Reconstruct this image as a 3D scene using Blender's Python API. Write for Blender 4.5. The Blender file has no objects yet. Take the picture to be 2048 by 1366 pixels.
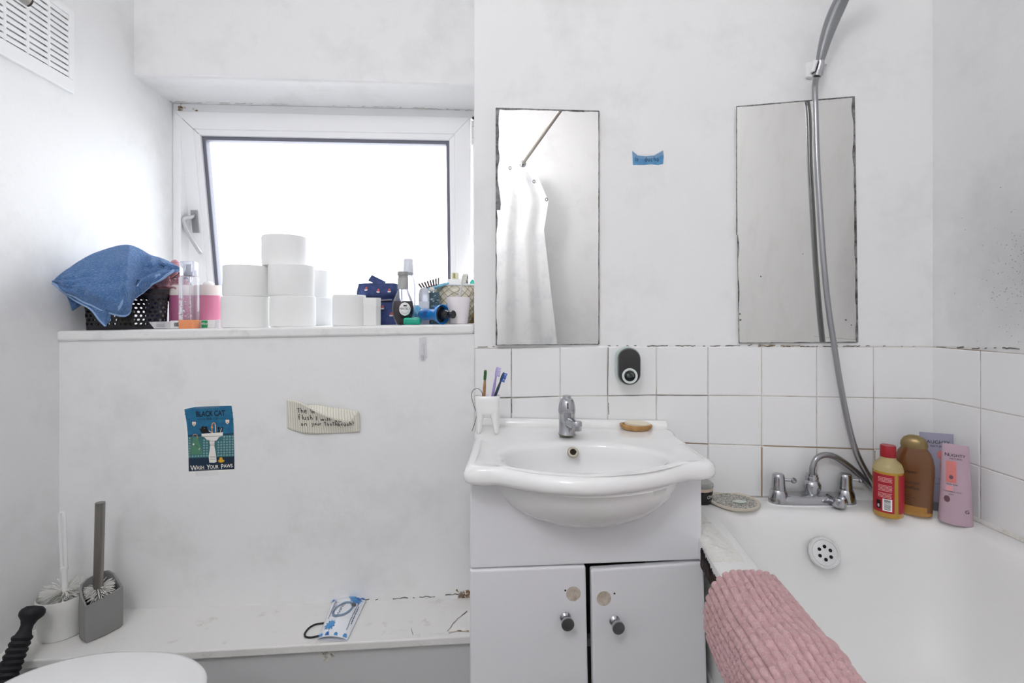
import bpy, math, random
from mathutils import Vector, Matrix, noise
random.seed(7)
SC = bpy.context.scene
LAMP, SKY, EXPO = 22.0, 5.0, .52  # strengths of the added fill globe and the sky, then exposure
COL = SC.collection
PI = math.pi

# ------------------------------------------------------------------ measures of the place
F, CX, HY, CZ = 1000.0, 1024.0, 630.0, 1.17          # focal length (px of a 2048 wide frame), vanishing point, eye height
def pt(px, py, Y):                                     # a point of the photograph at a known depth
    return Vector(((px-CX)/F*Y, Y, CZ-(py-HY)/F*Y))
def yr(u): return 1.5/(1+.07*u)                        # wall with the mirrors
def yl(u, D=1.5149): return D/(1-.06*u)                # boxing below the window sill
def on_right(px, py, off=0.):
    u = (px-CX)/F; p = pt(px, py, yr(u)); return p + Vector((-.07, -1, 0)).normalized()*off
def on_left(px, py, off=0.):
    u = (px-CX)/F; p = pt(px, py, yl(u)); return p + Vector((.06, -1, 0)).normalized()*off
def wall_left_x(Y): return -1.1937-.074*Y
XR = 1.193                                             # right wall
def sill_z(X): return 1.143+(X+.115)*.0159
def on_sill(px, dist):
    u = (px-CX)/F; Y = yl(u)+dist; X = u*Y; return Vector((X, Y, sill_z(X)))
def on_cab(px, py, off=0.):                            # front of the vanity unit
    u = (px-CX)/F; X = u*1.13702/(1-.0739*u); Y = X/u if abs(u) > 1e-6 else 1.13702
    p = Vector((X, Y, CZ-(py-HY)/F*Y)); return p + Vector((.0739, -1, 0)).normalized()*off
def at_z(px, py, z):                                   # a point of the photograph at a known height
    Y = (CZ-z)*F/(py-HY); return Vector(((px-CX)/F*Y, Y, z))

# ------------------------------------------------------------------ materials
def lin(c):
    if isinstance(c, str):
        c = c.lstrip('#'); c = [int(c[i:i+2], 16)/255 for i in (0, 2, 4)]
    return tuple((v/12.92 if v <= .04045 else ((v+.055)/1.055)**2.4) for v in c)+(1.,)
MATS = {}
def mat(name, col, rough=.5, metal=0., bump=None, var=None, trans=0., coat=0., emit=None, sss=0., spec=.5, ior=1.45, alpha=1., sheen=0.):
    if name in MATS: return MATS[name]
    m = bpy.data.materials.new(name); m.use_nodes = True; nt = m.node_tree; N = nt.nodes; L = nt.links
    b = N['Principled BSDF']; I = b.inputs
    c = lin(col); I['Base Color'].default_value = c; I['Roughness'].default_value = rough; I['Metallic'].default_value = metal
    I['Transmission Weight'].default_value = trans; I['Coat Weight'].default_value = coat; I['IOR'].default_value = ior
    I['Specular IOR Level'].default_value = spec; I['Alpha'].default_value = alpha; I['Sheen Weight'].default_value = sheen
    if sss: I['Subsurface Weight'].default_value = sss; I['Subsurface Radius'].default_value = (.01, .01, .01)
    if emit: I['Emission Color'].default_value = c; I['Emission Strength'].default_value = emit
    tc = None
    if bump or var:
        tc = N.new('ShaderNodeTexCoord')
    if bump:
        sc, st, dist = bump
        t = N.new('ShaderNodeTexNoise'); t.inputs['Scale'].default_value = sc; t.inputs['Detail'].default_value = 5
        L.new(tc.outputs['Object'], t.inputs['Vector'])
        bp = N.new('ShaderNodeBump'); bp.inputs['Strength'].default_value = st; bp.inputs['Distance'].default_value = dist
        L.new(t.outputs['Fac'], bp.inputs['Height']); L.new(bp.outputs['Normal'], I['Normal'])
    if var:
        c2, sc, lo, hi = var
        t = N.new('ShaderNodeTexNoise'); t.inputs['Scale'].default_value = sc; t.inputs['Detail'].default_value = 6; t.inputs['Roughness'].default_value = .65
        L.new(tc.outputs['Object'], t.inputs['Vector'])
        r = N.new('ShaderNodeMapRange'); r.inputs['From Min'].default_value = lo; r.inputs['From Max'].default_value = hi
        L.new(t.outputs['Fac'], r.inputs['Value'])
        mx = N.new('ShaderNodeMix'); mx.data_type = 'RGBA'; mx.inputs['A'].default_value = c; mx.inputs['B'].default_value = lin(c2)
        L.new(r.outputs['Result'], mx.inputs['Factor']); L.new(mx.outputs['Result'], I['Base Color'])
    MATS[name] = m; return m
def clear_mat(name, tint, gloss=.12, rough=.03, haze=0.):       # thin clear plastic or glass
    m = bpy.data.materials.new(name); m.use_nodes = True; nt = m.node_tree; N = nt.nodes; L = nt.links
    N.remove(N['Principled BSDF'])
    tr = N.new('ShaderNodeBsdfTransparent'); tr.inputs['Color'].default_value = lin(tint)
    gl = N.new('ShaderNodeBsdfGlossy'); gl.inputs['Roughness'].default_value = rough
    lw = N.new('ShaderNodeLayerWeight'); lw.inputs['Blend'].default_value = .25
    ad = N.new('ShaderNodeMath'); ad.operation = 'MULTIPLY_ADD'; ad.inputs[1].default_value = .8; ad.inputs[2].default_value = gloss
    L.new(lw.outputs['Fresnel'], ad.inputs[0])
    mx = N.new('ShaderNodeMixShader'); L.new(ad.outputs[0], mx.inputs[0]); L.new(tr.outputs[0], mx.inputs[1]); L.new(gl.outputs[0], mx.inputs[2])
    sh = mx.outputs[0]
    if haze:
        df = N.new('ShaderNodeBsdfTranslucent'); df.inputs['Color'].default_value = lin('#f4f4f8'); m2 = N.new('ShaderNodeMixShader'); m2.inputs[0].default_value = haze; L.new(sh, m2.inputs[1]); L.new(df.outputs[0], m2.inputs[2]); sh = m2.outputs[0]
    L.new(sh, N['Material Output'].inputs['Surface']); MATS[name] = m; return m

WALL = mat('wall_paint', '#ececec', .6, bump=(90, .18, .002), var=('#e2e2e1', 5, .5, .72))
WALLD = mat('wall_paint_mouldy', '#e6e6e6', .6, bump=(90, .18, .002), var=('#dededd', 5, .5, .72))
SILLP = mat('sill_gloss_paint', '#ebebea', .35, bump=(60, .25, .003), var=('#d6d5d2', 14, .56, .75))
LEDGE = mat('ledge_old_paint', '#e6e5e2', .5, bump=(45, .5, .004), var=('#bdb8ae', 11, .58, .76))
RISER = mat('grey_riser_paint', '#cfcfd0', .5, bump=(80, .2, .002))
FLOORM = mat('vinyl_floor', '#8d8983', .4, var=('#6f6b66', 3, .45, .6))
CEILM = mat('ceiling_paint', '#efefef', .7, bump=(80, .15, .002))
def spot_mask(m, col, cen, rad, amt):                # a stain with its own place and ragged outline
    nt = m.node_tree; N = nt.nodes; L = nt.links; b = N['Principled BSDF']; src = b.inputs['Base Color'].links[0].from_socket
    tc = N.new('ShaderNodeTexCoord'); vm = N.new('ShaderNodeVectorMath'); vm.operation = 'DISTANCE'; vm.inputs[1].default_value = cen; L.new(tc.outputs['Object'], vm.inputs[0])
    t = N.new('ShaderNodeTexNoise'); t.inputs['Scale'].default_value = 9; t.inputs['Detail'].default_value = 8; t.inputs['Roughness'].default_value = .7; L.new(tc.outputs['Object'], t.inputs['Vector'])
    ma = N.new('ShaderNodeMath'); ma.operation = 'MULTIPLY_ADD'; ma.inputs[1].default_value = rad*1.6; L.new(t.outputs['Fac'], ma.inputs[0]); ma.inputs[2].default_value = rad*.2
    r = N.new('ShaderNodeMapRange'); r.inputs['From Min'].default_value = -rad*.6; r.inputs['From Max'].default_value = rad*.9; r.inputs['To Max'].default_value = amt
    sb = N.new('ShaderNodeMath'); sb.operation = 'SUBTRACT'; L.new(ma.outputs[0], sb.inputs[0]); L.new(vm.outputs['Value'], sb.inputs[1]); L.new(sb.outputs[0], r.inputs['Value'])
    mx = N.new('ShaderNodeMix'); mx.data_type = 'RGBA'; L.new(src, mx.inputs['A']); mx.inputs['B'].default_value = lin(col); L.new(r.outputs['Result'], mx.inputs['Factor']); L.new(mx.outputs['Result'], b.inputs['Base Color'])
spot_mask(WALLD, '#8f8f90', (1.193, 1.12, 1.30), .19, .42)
TILE = mat('tile_glaze', '#ececec', .22, bump=(7, .12, .004))
GROUT = mat('grout', '#c9c5be', .8, var=('#8d7a66', 9, .48, .7))
CRACK = mat('crack_dark', '#6f6a64', .9)
RUST = mat('rust_stain', '#8a6a48', .9, var=('#cfc8bc', 60, .45, .6))
CERAM = mat('white_ceramic', '#f1f1f0', .12, coat=.3)
ENAMEL = mat('bath_enamel', '#e9e9e8', .42)
PLW = mat('white_plastic', '#eeeeee', .35)
PLWG = mat('offwhite_plastic', '#dcdcd8', .4)
UPVC = mat('window_upvc', '#f0f0f1', .3)
GASK = mat('rubber_gasket', '#6c6d78', .6)
CHROME = mat('chrome', '#b4b5b9', .15, 1., bump=(300, .06, .001))
STEEL = mat('brushed_steel', '#8e8a86', .32, 1.)
HOSEM = mat('hose_chrome', '#a4a5a8', .28, 1.)
BLACK = mat('black_plastic', '#16161b', .45)
BLACKR = mat('black_rubber', '#15151a', .6, bump=(120, .3, .002))
DARK = mat('dark_void', '#0c0b0c', .9)
MIRR = mat('mirror_silver', '#ecebe9', .0, 1.)
MIRR2 = mat('mirror_silver_hazed', '#dcdbd8', .03, 1.)
MEDGE = mat('mirror_worn_edge', '#8c8d8d', .5, var=('#3c3b3a', 40, .4, .62))
VANW = mat('vanity_white_foil', '#e9e9ec', .42, bump=(400, .1, .0006))
VANI = mat('vanity_inside', '#5b5652', .8)
FILLER = mat('chipboard_disc', '#cfc5b8', .85, var=('#ab9c8b', 70, .4, .65))
TERRYB = mat('blue_terry', '#4c75a9', .95, bump=(230, 1., .006), var=('#7c9fca', 210, .5, .74), sheen=.2)
TERRYBH = mat('blue_terry_hem', '#8dacd4', .9, bump=(500, .5, .002), sheen=.2)
TERRYP = mat('pink_terry', '#d9aab2', .95, bump=(300, 1., .004), var=('#b87e8a', 40, .4, .65))
CHEN = mat('pink_chenille', '#d0aaab', .95, bump=(500, .6, .003), var=('#bf9799', 45, .4, .7), sheen=.2)
PAPER = mat('paper_white', '#f0f0ee', .8, bump=(250, .12, .001))
TISSUE = mat('tissue_white', '#f3f3f2', .9, bump=(160, .25, .001), sss=.15)
CARD = mat('cardboard_core', '#b8a58a', .9)
TAPE = mat('masking_tape_clear', '#d6d4ce', .4, alpha=.45)
GLASSM = clear_mat('window_glass', '#fbfdff', .02)
CLEAR = clear_mat('clear_plastic', '#f6f6f9', .03, .05, .12)
CLEARD = clear_mat('clear_plastic_cap', '#e6e8ee', .08, .08, .3)

# ------------------------------------------------------------------ mesh builder
class MB:
    def __init__(s): s.v = []; s.f = []; s.m = []
    def add(s, vs, fs, mi=0):
        o = len(s.v); s.v += [Vector(p) for p in vs]
        for f in fs: s.f.append([i+o for i in f]); s.m.append(mi)
        return s
    def box(s, c, d, M=None, mi=0):
        hx, hy, hz = d[0]/2, d[1]/2, d[2]/2; c = Vector(c)
        P = [Vector((x, y, z)) for x in (-hx, hx) for y in (-hy, hy) for z in (-hz, hz)]
        if M is not None: P = [M @ p for p in P]
        return s.add([p+c for p in P], [(0, 1, 3, 2), (4, 6, 7, 5), (0, 4, 5, 1), (2, 3, 7, 6), (0, 2, 6, 4), (1, 5, 7, 3)], mi)
    def prism(s, poly, z0, z1, mi=0):                  # plan polygon; z0, z1 numbers or functions of (x, y)
        a = [Vector((x, y, z0(x, y) if callable(z0) else z0)) for x, y in poly]
        b = [Vector((x, y, z1(x, y) if callable(z1) else z1)) for x, y in poly]
        return s.slab(a, b, mi)
    def slab(s, a, b, mi=0):                           # two matching outlines joined by sides
        n = len(a)
        return s.add(list(a)+list(b), [tuple(range(n))[::-1], tuple(range(n, 2*n))]+[(i, (i+1) % n, n+(i+1) % n, n+i) for i in range(n)], mi)
    def loops(s, L, close=True, cap0=False, cap1=False, mi=0):
        n = len(L[0]); vs = [p for l in L for p in l]; fs = []
        for k in range(len(L)-1):
            for i in range(n if close else n-1):
                j = (i+1) % n; fs.append((k*n+i, k*n+j, (k+1)*n+j, (k+1)*n+i))
        if cap0: fs.append(tuple(range(n))[::-1])
        if cap1: fs.append(tuple(range((len(L)-1)*n, len(L)*n)))
        return s.add(vs, fs, mi)
    def lathe(s, prof, o=(0, 0, 0), n=32, axis=(0, 0, 1), sx=1., sy=1., mi=0, cap=True):
        q = Vector((0, 0, 1)).rotation_difference(Vector(axis).normalized()).to_matrix(); o = Vector(o)
        L = [[o + q @ Vector((r*sx*math.cos(2*PI*i/n), r*sy*math.sin(2*PI*i/n), z)) for i in range(n)] for r, z in prof]
        return s.loops(L, True, cap, cap, mi)
    def tube(s, path, r, n=12, mi=0, cap=True, flat=1.):
        P = [Vector(p) for p in path]; m = len(P); R = r if isinstance(r, (list, tuple)) else [r]*m
        L = []; up = None
        for i in range(m):
            t = (P[min(i+1, m-1)]-P[max(i-1, 0)])
            t = t.normalized() if t.length > 1e-9 else Vector((0, 0, 1))
            if up is None: up = t.orthogonal().normalized()
            up = (up-t*up.dot(t)).normalized(); sd = t.cross(up)
            L.append([P[i]+up*(R[i]*math.cos(2*PI*k/n))+sd*(R[i]*flat*math.sin(2*PI*k/n)) for k in range(n)])
        return s.loops(L, True, cap, cap, mi)
    def grid(s, fn, nu, nv, mi=0, skip=None):
        vs = [fn(i/nu, j/nv) for j in range(nv+1) for i in range(nu+1)]
        fs = [(j*(nu+1)+i, j*(nu+1)+i+1, (j+1)*(nu+1)+i+1, (j+1)*(nu+1)+i) for j in range(nv) for i in range(nu) if not (skip and skip(i, j))]
        return s.add(vs, fs, mi)
    def ball(s, c, r, n=14, mi=0, sc=(1, 1, 1)):
        pr = [(max(1e-4, r*math.sin(PI*k/n)), -r*math.cos(PI*k/n)) for k in range(n+1)]
        c = Vector(c)
        L = [[c+Vector((rr*math.cos(2*PI*i/n)*sc[0], rr*math.sin(2*PI*i/n)*sc[1], z*sc[2])) for i in range(n)] for rr, z in pr]
        return s.loops(L, True, True, True, mi)
    def poly2(s, pts, fn, mi=0, off=0.):               # flat drawn shape: 2D outline taken to the surface by fn(x, y, off)
        vs = [fn(x, y, off) for x, y in pts]
        return s.add(vs, [tuple(range(len(vs)))], mi)
    def poly2c(s, pts, fn, mi=0, off=0.):              # the same on a rounded surface: three rings round the middle
        n = len(pts); cx = sum(p[0] for p in pts)/n; cy = sum(p[1] for p in pts)/n
        P = []
        for x, y in [q for i in range(n) for q in [(pts[i][0]+(pts[(i+1) % n][0]-pts[i][0])*k/6, pts[i][1]+(pts[(i+1) % n][1]-pts[i][1])*k/6) for k in range(6)]]: P.append((x, y))
        m = len(P); vs = [fn(cx, cy, off)]+[fn(cx+(x-cx)*f, cy+(y-cy)*f, off) for f in (.34, .67, 1.) for x, y in P]
        fs = [(0, 1+i, 1+(i+1) % m) for i in range(m)]+[(1+k*m+i, 1+k*m+(i+1) % m, 1+(k+1)*m+(i+1) % m, 1+(k+1)*m+i) for k in (0, 1) for i in range(m)]
        return s.add(vs, fs, mi)
    def stroke2(s, pts, w, fn, mi=0, off=0.):
        P = [Vector(p) for p in pts]; A = []; B = []
        for i in range(len(P)):
            t = P[min(i+1, len(P)-1)]-P[max(i-1, 0)]
            t = t.normalized() if t.length > 1e-9 else Vector((1, 0)); nn = Vector((-t.y, t.x))
            ww = w[i] if isinstance(w, (list, tuple)) else w
            A.append(fn(*(P[i]+nn*ww/2), off)); B.append(fn(*(P[i]-nn*ww/2), off))
        n = len(A)
        return s.add(A+B, [(i, i+1, n+i+1, n+i) for i in range(n-1)], mi)
    def text2(s, txt, x, y, size, fn, mi=0, off=0., rot=0., align='CENTER', sx=1., shear=0., down=True, bold=0.):
        vs, fs = text_mesh(txt, align, bold); c, sn = math.cos(rot), math.sin(rot)
        P = []
        for a, b in vs:
            a = a*size*sx+b*size*shear; b = b*size
            if down: b = -b
            P.append(fn(x+a*c-b*sn, y+a*sn+b*c, off))
        return s.add(P, fs, mi)
ROOT = {}
def obj(name, mb, mats, parent=None, smooth=True, bevel=0., sub=0, solid=0., ang=40, loc=None, label=None):
    if not isinstance(mats, (list, tuple)): mats = [mats]
    base = Vector(ROOT.get(parent.name, (0, 0, 0))) if parent else Vector(loc or (0, 0, 0))
    me = bpy.data.meshes.new(name)
    me.from_pydata([tuple(p-base) for p in mb.v], [], mb.f)
    for m in mats: me.materials.append(m)
    me.polygons.foreach_set('material_index', mb.m)
    me.polygons.foreach_set('use_smooth', [smooth]*len(mb.f))
    if smooth: me.set_sharp_from_angle(angle=math.radians(ang))
    me.update()
    o = bpy.data.objects.new(name, me); COL.objects.link(o)
    if parent: o.parent = parent
    else: o.location = base
    ROOT[o.name] = base
    if solid:
        md = o.modifiers.new('solid', 'SOLIDIFY'); md.thickness = solid; md.offset = 0
    if bevel:
        md = o.modifiers.new('bevel', 'BEVEL'); md.width = bevel; md.segments = 3; md.limit_method = 'ANGLE'; md.angle_limit = math.radians(35)
    if sub:
        md = o.modifiers.new('sub', 'SUBSURF'); md.levels = sub; md.render_levels = sub
    if label: o['label'] = label
    return o
def tag(o, label, cat, group=None):
    o['label'] = label; o['category'] = cat
    if group: o['group'] = group
    return o
def thing(name, label, cat, loc, group=None):
    o = bpy.data.objects.new(name, None); COL.objects.link(o); o.location = loc; o.empty_display_size = .03
    ROOT[o.name] = Vector(loc); return tag(o, label, cat, group)
def struct(name, mb, mats, parent=None, **k):
    o = obj(name, mb, mats, parent, **k)
    if not parent: o['kind'] = 'structure'
    return o
TXT = {}
def text_mesh(t, align='CENTER', bold=0.):
    k = (t, align, bold)
    if k not in TXT:
        cu = bpy.data.curves.new('t', 'FONT'); cu.body = t; cu.size = 1.; cu.align_x = align; cu.resolution_u = 4; cu.fill_mode = 'FRONT'; cu.offset = bold
        o = bpy.data.objects.new('t', cu); COL.objects.link(o)
        dg = bpy.context.evaluated_depsgraph_get(); e = o.evaluated_get(dg); me = e.to_mesh()
        TXT[k] = ([(v.co.x, v.co.y) for v in me.vertices], [tuple(p.vertices) for p in me.polygons])
        e.to_mesh_clear(); bpy.data.objects.remove(o); bpy.data.curves.remove(cu)
    return TXT[k]
def smooth(pts, k=6, closed=False):                    # Catmull-Rom through the points
    P = [Vector(p) for p in pts]; n = len(P); out = []
    for i in range(n if closed else n-1):
        if closed: a, b, c, d = P[i-1], P[i], P[(i+1) % n], P[(i+2) % n]
        else: a, b, c, d = P[max(i-1, 0)], P[i], P[i+1], P[min(i+2, n-1)]
        for j in range(k):
            t = j/k
            out.append(.5*((2*b)+(c-a)*t+(2*a-5*b+4*c-d)*t*t+(3*b-a-3*c+d)*t**3))
    if not closed: out.append(P[-1])
    return out
def resample(P, step):
    out = [P[0].copy()]; acc = 0
    for a, b in zip(P, P[1:]):
        L = (b-a).length; d = step-acc
        while d <= L:
            out.append(a.lerp(b, d/L)); d += step
        acc = (acc+L) % step
    return out
def nz(x, y, z=0.): return noise.noise(Vector((x, y, z)))
def ell(cx, cy, a, b, n=24, r=0.):
    return [(cx+a*math.cos(t)*math.cos(r)-b*math.sin(t)*math.sin(r), cy+a*math.cos(t)*math.sin(r)+b*math.sin(t)*math.cos(r)) for t in [2*PI*i/n for i in range(n)]]
def crack(name, pts, w, fn, parent, m=CRACK, jit=1.2, step=5, gap=.0, off=.0012):
    """an irregular thin line of missing paint along px points"""
    P = [Vector(p) for p in pts]; out = []
    for a, b in zip(P, P[1:]):
        k = max(1, int((b-a).length/step))
        for i in range(k): out.append(a.lerp(b, i/k)+Vector((random.uniform(-jit, jit)*.5, random.uniform(-jit, jit)*.5)))
    out.append(P[-1]); mb = MB(); run = []
    for p in out:
        if random.random() < gap:
            if len(run) > 1: mb.stroke2(run, [random.uniform(.4, 1.)*w for _ in run], fn, 0, off)
            run = []
        else: run.append(p)
    if len(run) > 1: mb.stroke2(run, [random.uniform(.4, 1.)*w for _ in run], fn, 0, off)
    if mb.f: return obj(name, mb, m, parent, smooth=False)

# ================================================================== THE ROOM
ZC, YB = 3.1, -1.7
A = on_right(948, 630); YA = A.y; XA = A.x             # arris between the window bay and the mirror wall
u_c = (1866-CX)/F; YC = yr(u_c)                        # far right corner
YW0, YW1 = 1.973, 2.044                                # window plane, left and right
def yup(u): return 1.829/(1-.06*u)                     # wall above the window
BLy = yl(-.909); BLx = wall_left_x(BLy)
struct('floor', MB().box((0, .3, -.05), (3.4, 4.6, .1)), FLOORM, smooth=False)
struct('ceiling', MB().box((0, .3, ZC+.05), (3.4, 4.6, .1)), CEILM, smooth=False)
wl = struct('wall_left', MB().prism([(wall_left_x(YB), YB), (wall_left_x(2.25), 2.25), (wall_left_x(2.25)-.12, 2.25), (wall_left_x(YB)-.12, YB)][::-1], 0, ZC), WALL, smooth=False)
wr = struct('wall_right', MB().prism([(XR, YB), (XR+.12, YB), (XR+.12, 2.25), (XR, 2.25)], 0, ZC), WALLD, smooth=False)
struct('wall_front', MB().prism([(-1.4, YB-.1), (XR+.12, YB-.1), (XR+.12, YB), (-1.4, YB)], 0, ZC), WALL, smooth=False)
wb = struct('wall_back', MB().prism([(XA, YA), (XR+.001, yr(u_c)-.0005), (XR+.001, 2.2), (XA, 2.2)], 0, ZC), WALL, bevel=.003, smooth=False)
xul = wall_left_x(1.75)
wwin = struct('wall_window', MB().prism([(xul-.02, 1.749), (XA+.001, yup(-.076)), (XA+.001, 2.18), (wall_left_x(2.2)-.02, 2.18)], 2.006, ZC), WALL, bevel=.012, smooth=False)
# boxing below the sill
bx = MB().prism([(BLx-.02, BLy-.002), (XA+.001, YA-.0008), (XA+.001, 2.16), (wall_left_x(2.2)-.02, 2.16)], 0, lambda x, y: sill_z(x)-.03)
wbox = struct('wall_boxing', bx, WALL, smooth=False)
d = .008
si = MB().prism([(BLx-.002, BLy-.001-d), (XA-.0005, YA-d), (XA-.0005, 2.05), (wall_left_x(2.0)-.002, 2.0)], lambda x, y: sill_z(x)-.03, lambda x, y: sill_z(x))
sill = struct('trim_1', si, SILLP, bevel=.007)
# low ledge behind the toilet
def ledge_front(X): return 1.327+(X+.1114)*.0875
LZ = .318
XV = -.099
lg = MB().prism([(wall_left_x(1.22)-.004, ledge_front(-1.28)), (XV, ledge_front(XV)), (XV, YA+.02), (BLx-.004, BLy+.02)], LZ-.022, LZ)
ledge = struct('trim_2', lg, LEDGE, bevel=.004)
rs = MB().prism([(wall_left_x(1.22)-.004, ledge_front(-1.28)+.014), (XV, ledge_front(XV)+.014), (XV, 1.42), (wall_left_x(1.4)-.004, 1.38)], 0, LZ-.022)
riser = struct('trim_3', rs, RISER, smooth=False)
# paint lines and cracks
crack('crack_line', [(118, 678), (300, 676), (500, 674), (700, 670), (935, 667)], 1.6, on_left, wbox, mat('crack_soft', '#b4b2ae', .9), jit=1, gap=.22)
def soff(px, py, off=0.):                              # window bay wall plane
    u = (px-CX)/F; Y = 2.053/(1-.06*u)-.012; return pt(px, py, Y-off)
def on_ledge_back(px, py, off=0.): return on_left(px, py, off+.0005)
crack('crack_line', [(245, 1226), (400, 1221), (560, 1213), (640, 1208), (740, 1199), (800, 1196), (870, 1192), (936, 1186)], 2.6, on_ledge_back, wbox, CRACK, jit=2.5, gap=.16)
mb = MB()
for k in range(46):
    x = 938-abs(random.gauss(0, 15)); y = 1192+random.gauss(0, 6)
    mb.poly2(ell(x, y, random.uniform(1, 5), random.uniform(.8, 2.6), 7, random.random()*3), on_left, 0, .0014)
obj('damp_stain', mb, RUST, wbox, smooth=False)
def on_lt(px, py, off=0.): p = at_z(px, py, LZ+off); return p
crack('crack_line', [(895, 1262), (912, 1240), (934, 1222)], 1.6, on_lt, ledge, jit=2)
crack('crack_line', [(898, 1265), (915, 1261), (938, 1262)], 4, on_lt, ledge, RUST, jit=2)
crack('crack_line', [(822, 1255), (826, 1270)], 1.2, on_lt, ledge, jit=1)
mb = MB(); xs = MB()
crack('crack_line', [(336, 204), (480, 206), (640, 209), (800, 214), (944, 221)], 2., soff, wwin, mat('crack_faint', '#c6c2bd', .9), jit=2.5, gap=.12, off=.005)

# tiled splashback on the mirror wall and the right wall
VX = [950, 1023, 1120, 1215, 1312, 1415, 1522, 1632, 1745, 1866]
def vrow(k, x):
    t = {0: [(950, 697), (1215, 693), (1866, 694)], 1: [(950, 796), (1120, 792.5), (1312, 789.5), (1522, 791.5), (1866, 797.5)],
         2: [(950, 893), (1312, 884), (1522, 890.5), (1866, 901.5)], 3: [(950, 1002), (1312, 990), (1522, 992), (1866, 1012)]}[k]
    for (a, b), (c, e) in zip(t, t[1:]):
        if x <= c: return b+(e-b)*(x-a)/(c-a)
    return t[-1][1]
def tile_face(mb, q, n, th=.006, g=.0011):             # a glazed tile: four corners on the wall, slightly pillowed edge
    q = [Vector(p) for p in q]; c = sum(q, Vector())/4
    def ins(p, s): d = (c-p); return p+d.normalized()*s
    a = [ins(p, g*1.4) for p in q]; b = [p+n*(th-.0016) for p in a]; t = [ins(p, g*1.4+.0028)+n*th for p in q]
    mb.loops([a, b, t], True, False, True)
nb = Vector((-.07, -1, 0)).normalized()
mb = MB()
for r in range(3):
    for i in range(len(VX)-1):
        q = [on_right(VX[i], vrow(r+1, VX[i])), on_right(VX[i+1], vrow(r+1, VX[i+1])), on_right(VX[i+1], vrow(r, VX[i+1])), on_right(VX[i], vrow(r, VX[i]))]
        tile_face(mb, q, nb)
tl = struct('trim_4', mb, TILE, ang=15)
g = MB(); q = [on_right(950, vrow(0, 950)-1, .0), on_right(1866, vrow(0, 1866)-1), on_right(1866, 1012), on_right(950, 1002)]
g.slab([p+nb*.0002 for p in q], [p+nb*.0042 for p in q]); obj('grout', g, GROUT, tl, smooth=False)
cz = [on_right(1866, vrow(k, 1866)).z for k in range(4)]; cz[3] = .648
mb = MB(); ny = Vector((-1, 0, 0)); YT = [YC-.148*k for k in range(6)]
for r in range(3):
    for k in range(5):
        q = [(XR, YT[k], cz[r+1]), (XR, YT[k+1], cz[r+1]), (XR, YT[k+1], cz[r]), (XR, YT[k], cz[r])]
        tile_face(mb, q, ny)
tr = struct('trim_5', mb, TILE, ang=15)
g = MB().box((XR-.0021, (YT[0]+YT[5])/2, (cz[0]+cz[3])/2), (.0042, YT[0]-YT[5], cz[0]-cz[3]+.002)); obj('grout', g, GROUT, tr, smooth=False)
# painted-over gaps that have opened along the tile joints
def on_tile(px, py, off=0.): return on_right(px, py, off+.0045)
tb = MB()
for seg, w in [([(1000, 795), (1023, 794)], 2), ([(1023, 797), (1024, 825)], 1.8), ([(1024, 795), (1115, 792)], 1.4), ([(1216, 805), (1217, 828)], 1.8), ([(1216, 791), (1312, 789)], 1.2),
               ([(1312, 790), (1415, 790)], 1.2), ([(1023, 702), (1023, 760)], 1.2), ([(1216, 695), (1215, 790)], 1.2), ([(1312, 880), (1415, 887)], 1.2), ([(1866, 697), (1868, 726)], 3)]:
    P = [Vector(seg[0]).lerp(Vector(seg[1]), i/8) for i in range(9)]; tb.stroke2(P, [w*random.uniform(.5, 1) for _ in P], on_tile, 0, .0018)
obj('open_joint', tb, CRACK, tl, smooth=False)
tb = MB()
for seg, w in [([(1522, 894), (1522, 992)], 2.2), ([(1526, 890.5), (1632, 894), (1745, 898)], 1.6), ([(1747, 900), (1747, 990)], 1.8), ([(1370, 885), (1415, 887)], 1.8)]:
    tb.stroke2(seg, w, on_tile, 0, .0016)
obj('rusty_joint', tb, mat('rusty_grout', '#a08468', .9), tl, smooth=False)
crack('crack_line', [(1216, 691), (1320, 692), (1480, 691), (1600, 693), (1745, 692), (1860, 694)], 2.4, on_right, wb, jit=2, gap=.2, off=.002)
crack('crack_line', [(955, 694), (990, 693)], 1.6, on_right, wb, jit=1, gap=.1, off=.002)
crack('crack_line', [(1500, 689), (1560, 691), (1600, 690)], 3., on_right, wb, RUST, jit=2, gap=.1, off=.0022)
def on_rw(px, py, off=0.):
    u = (px-CX)/F; Y = XR/u; p = pt(px, py, Y); p.x -= off; return p
crack('crack_line', [(1870, 694), (1930, 695), (1965, 697), (2000, 695), (2046, 699)], 3., on_rw, wr, jit=2.5, gap=.2, off=.002)
mb = MB()
for k in range(130):                                   # mould specks on the right wall
    x = 2050-abs(random.gauss(0, 46)); y = random.gauss(560, 70)
    if x > 1875: mb.poly2(ell(x, y, random.uniform(.5, 1.6), random.uniform(.4, 1.4), 6), on_rw, 0, .001)
obj('mould_speck', mb, mat('mould', '#9c9c9c', .9), wr, smooth=False)

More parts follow.
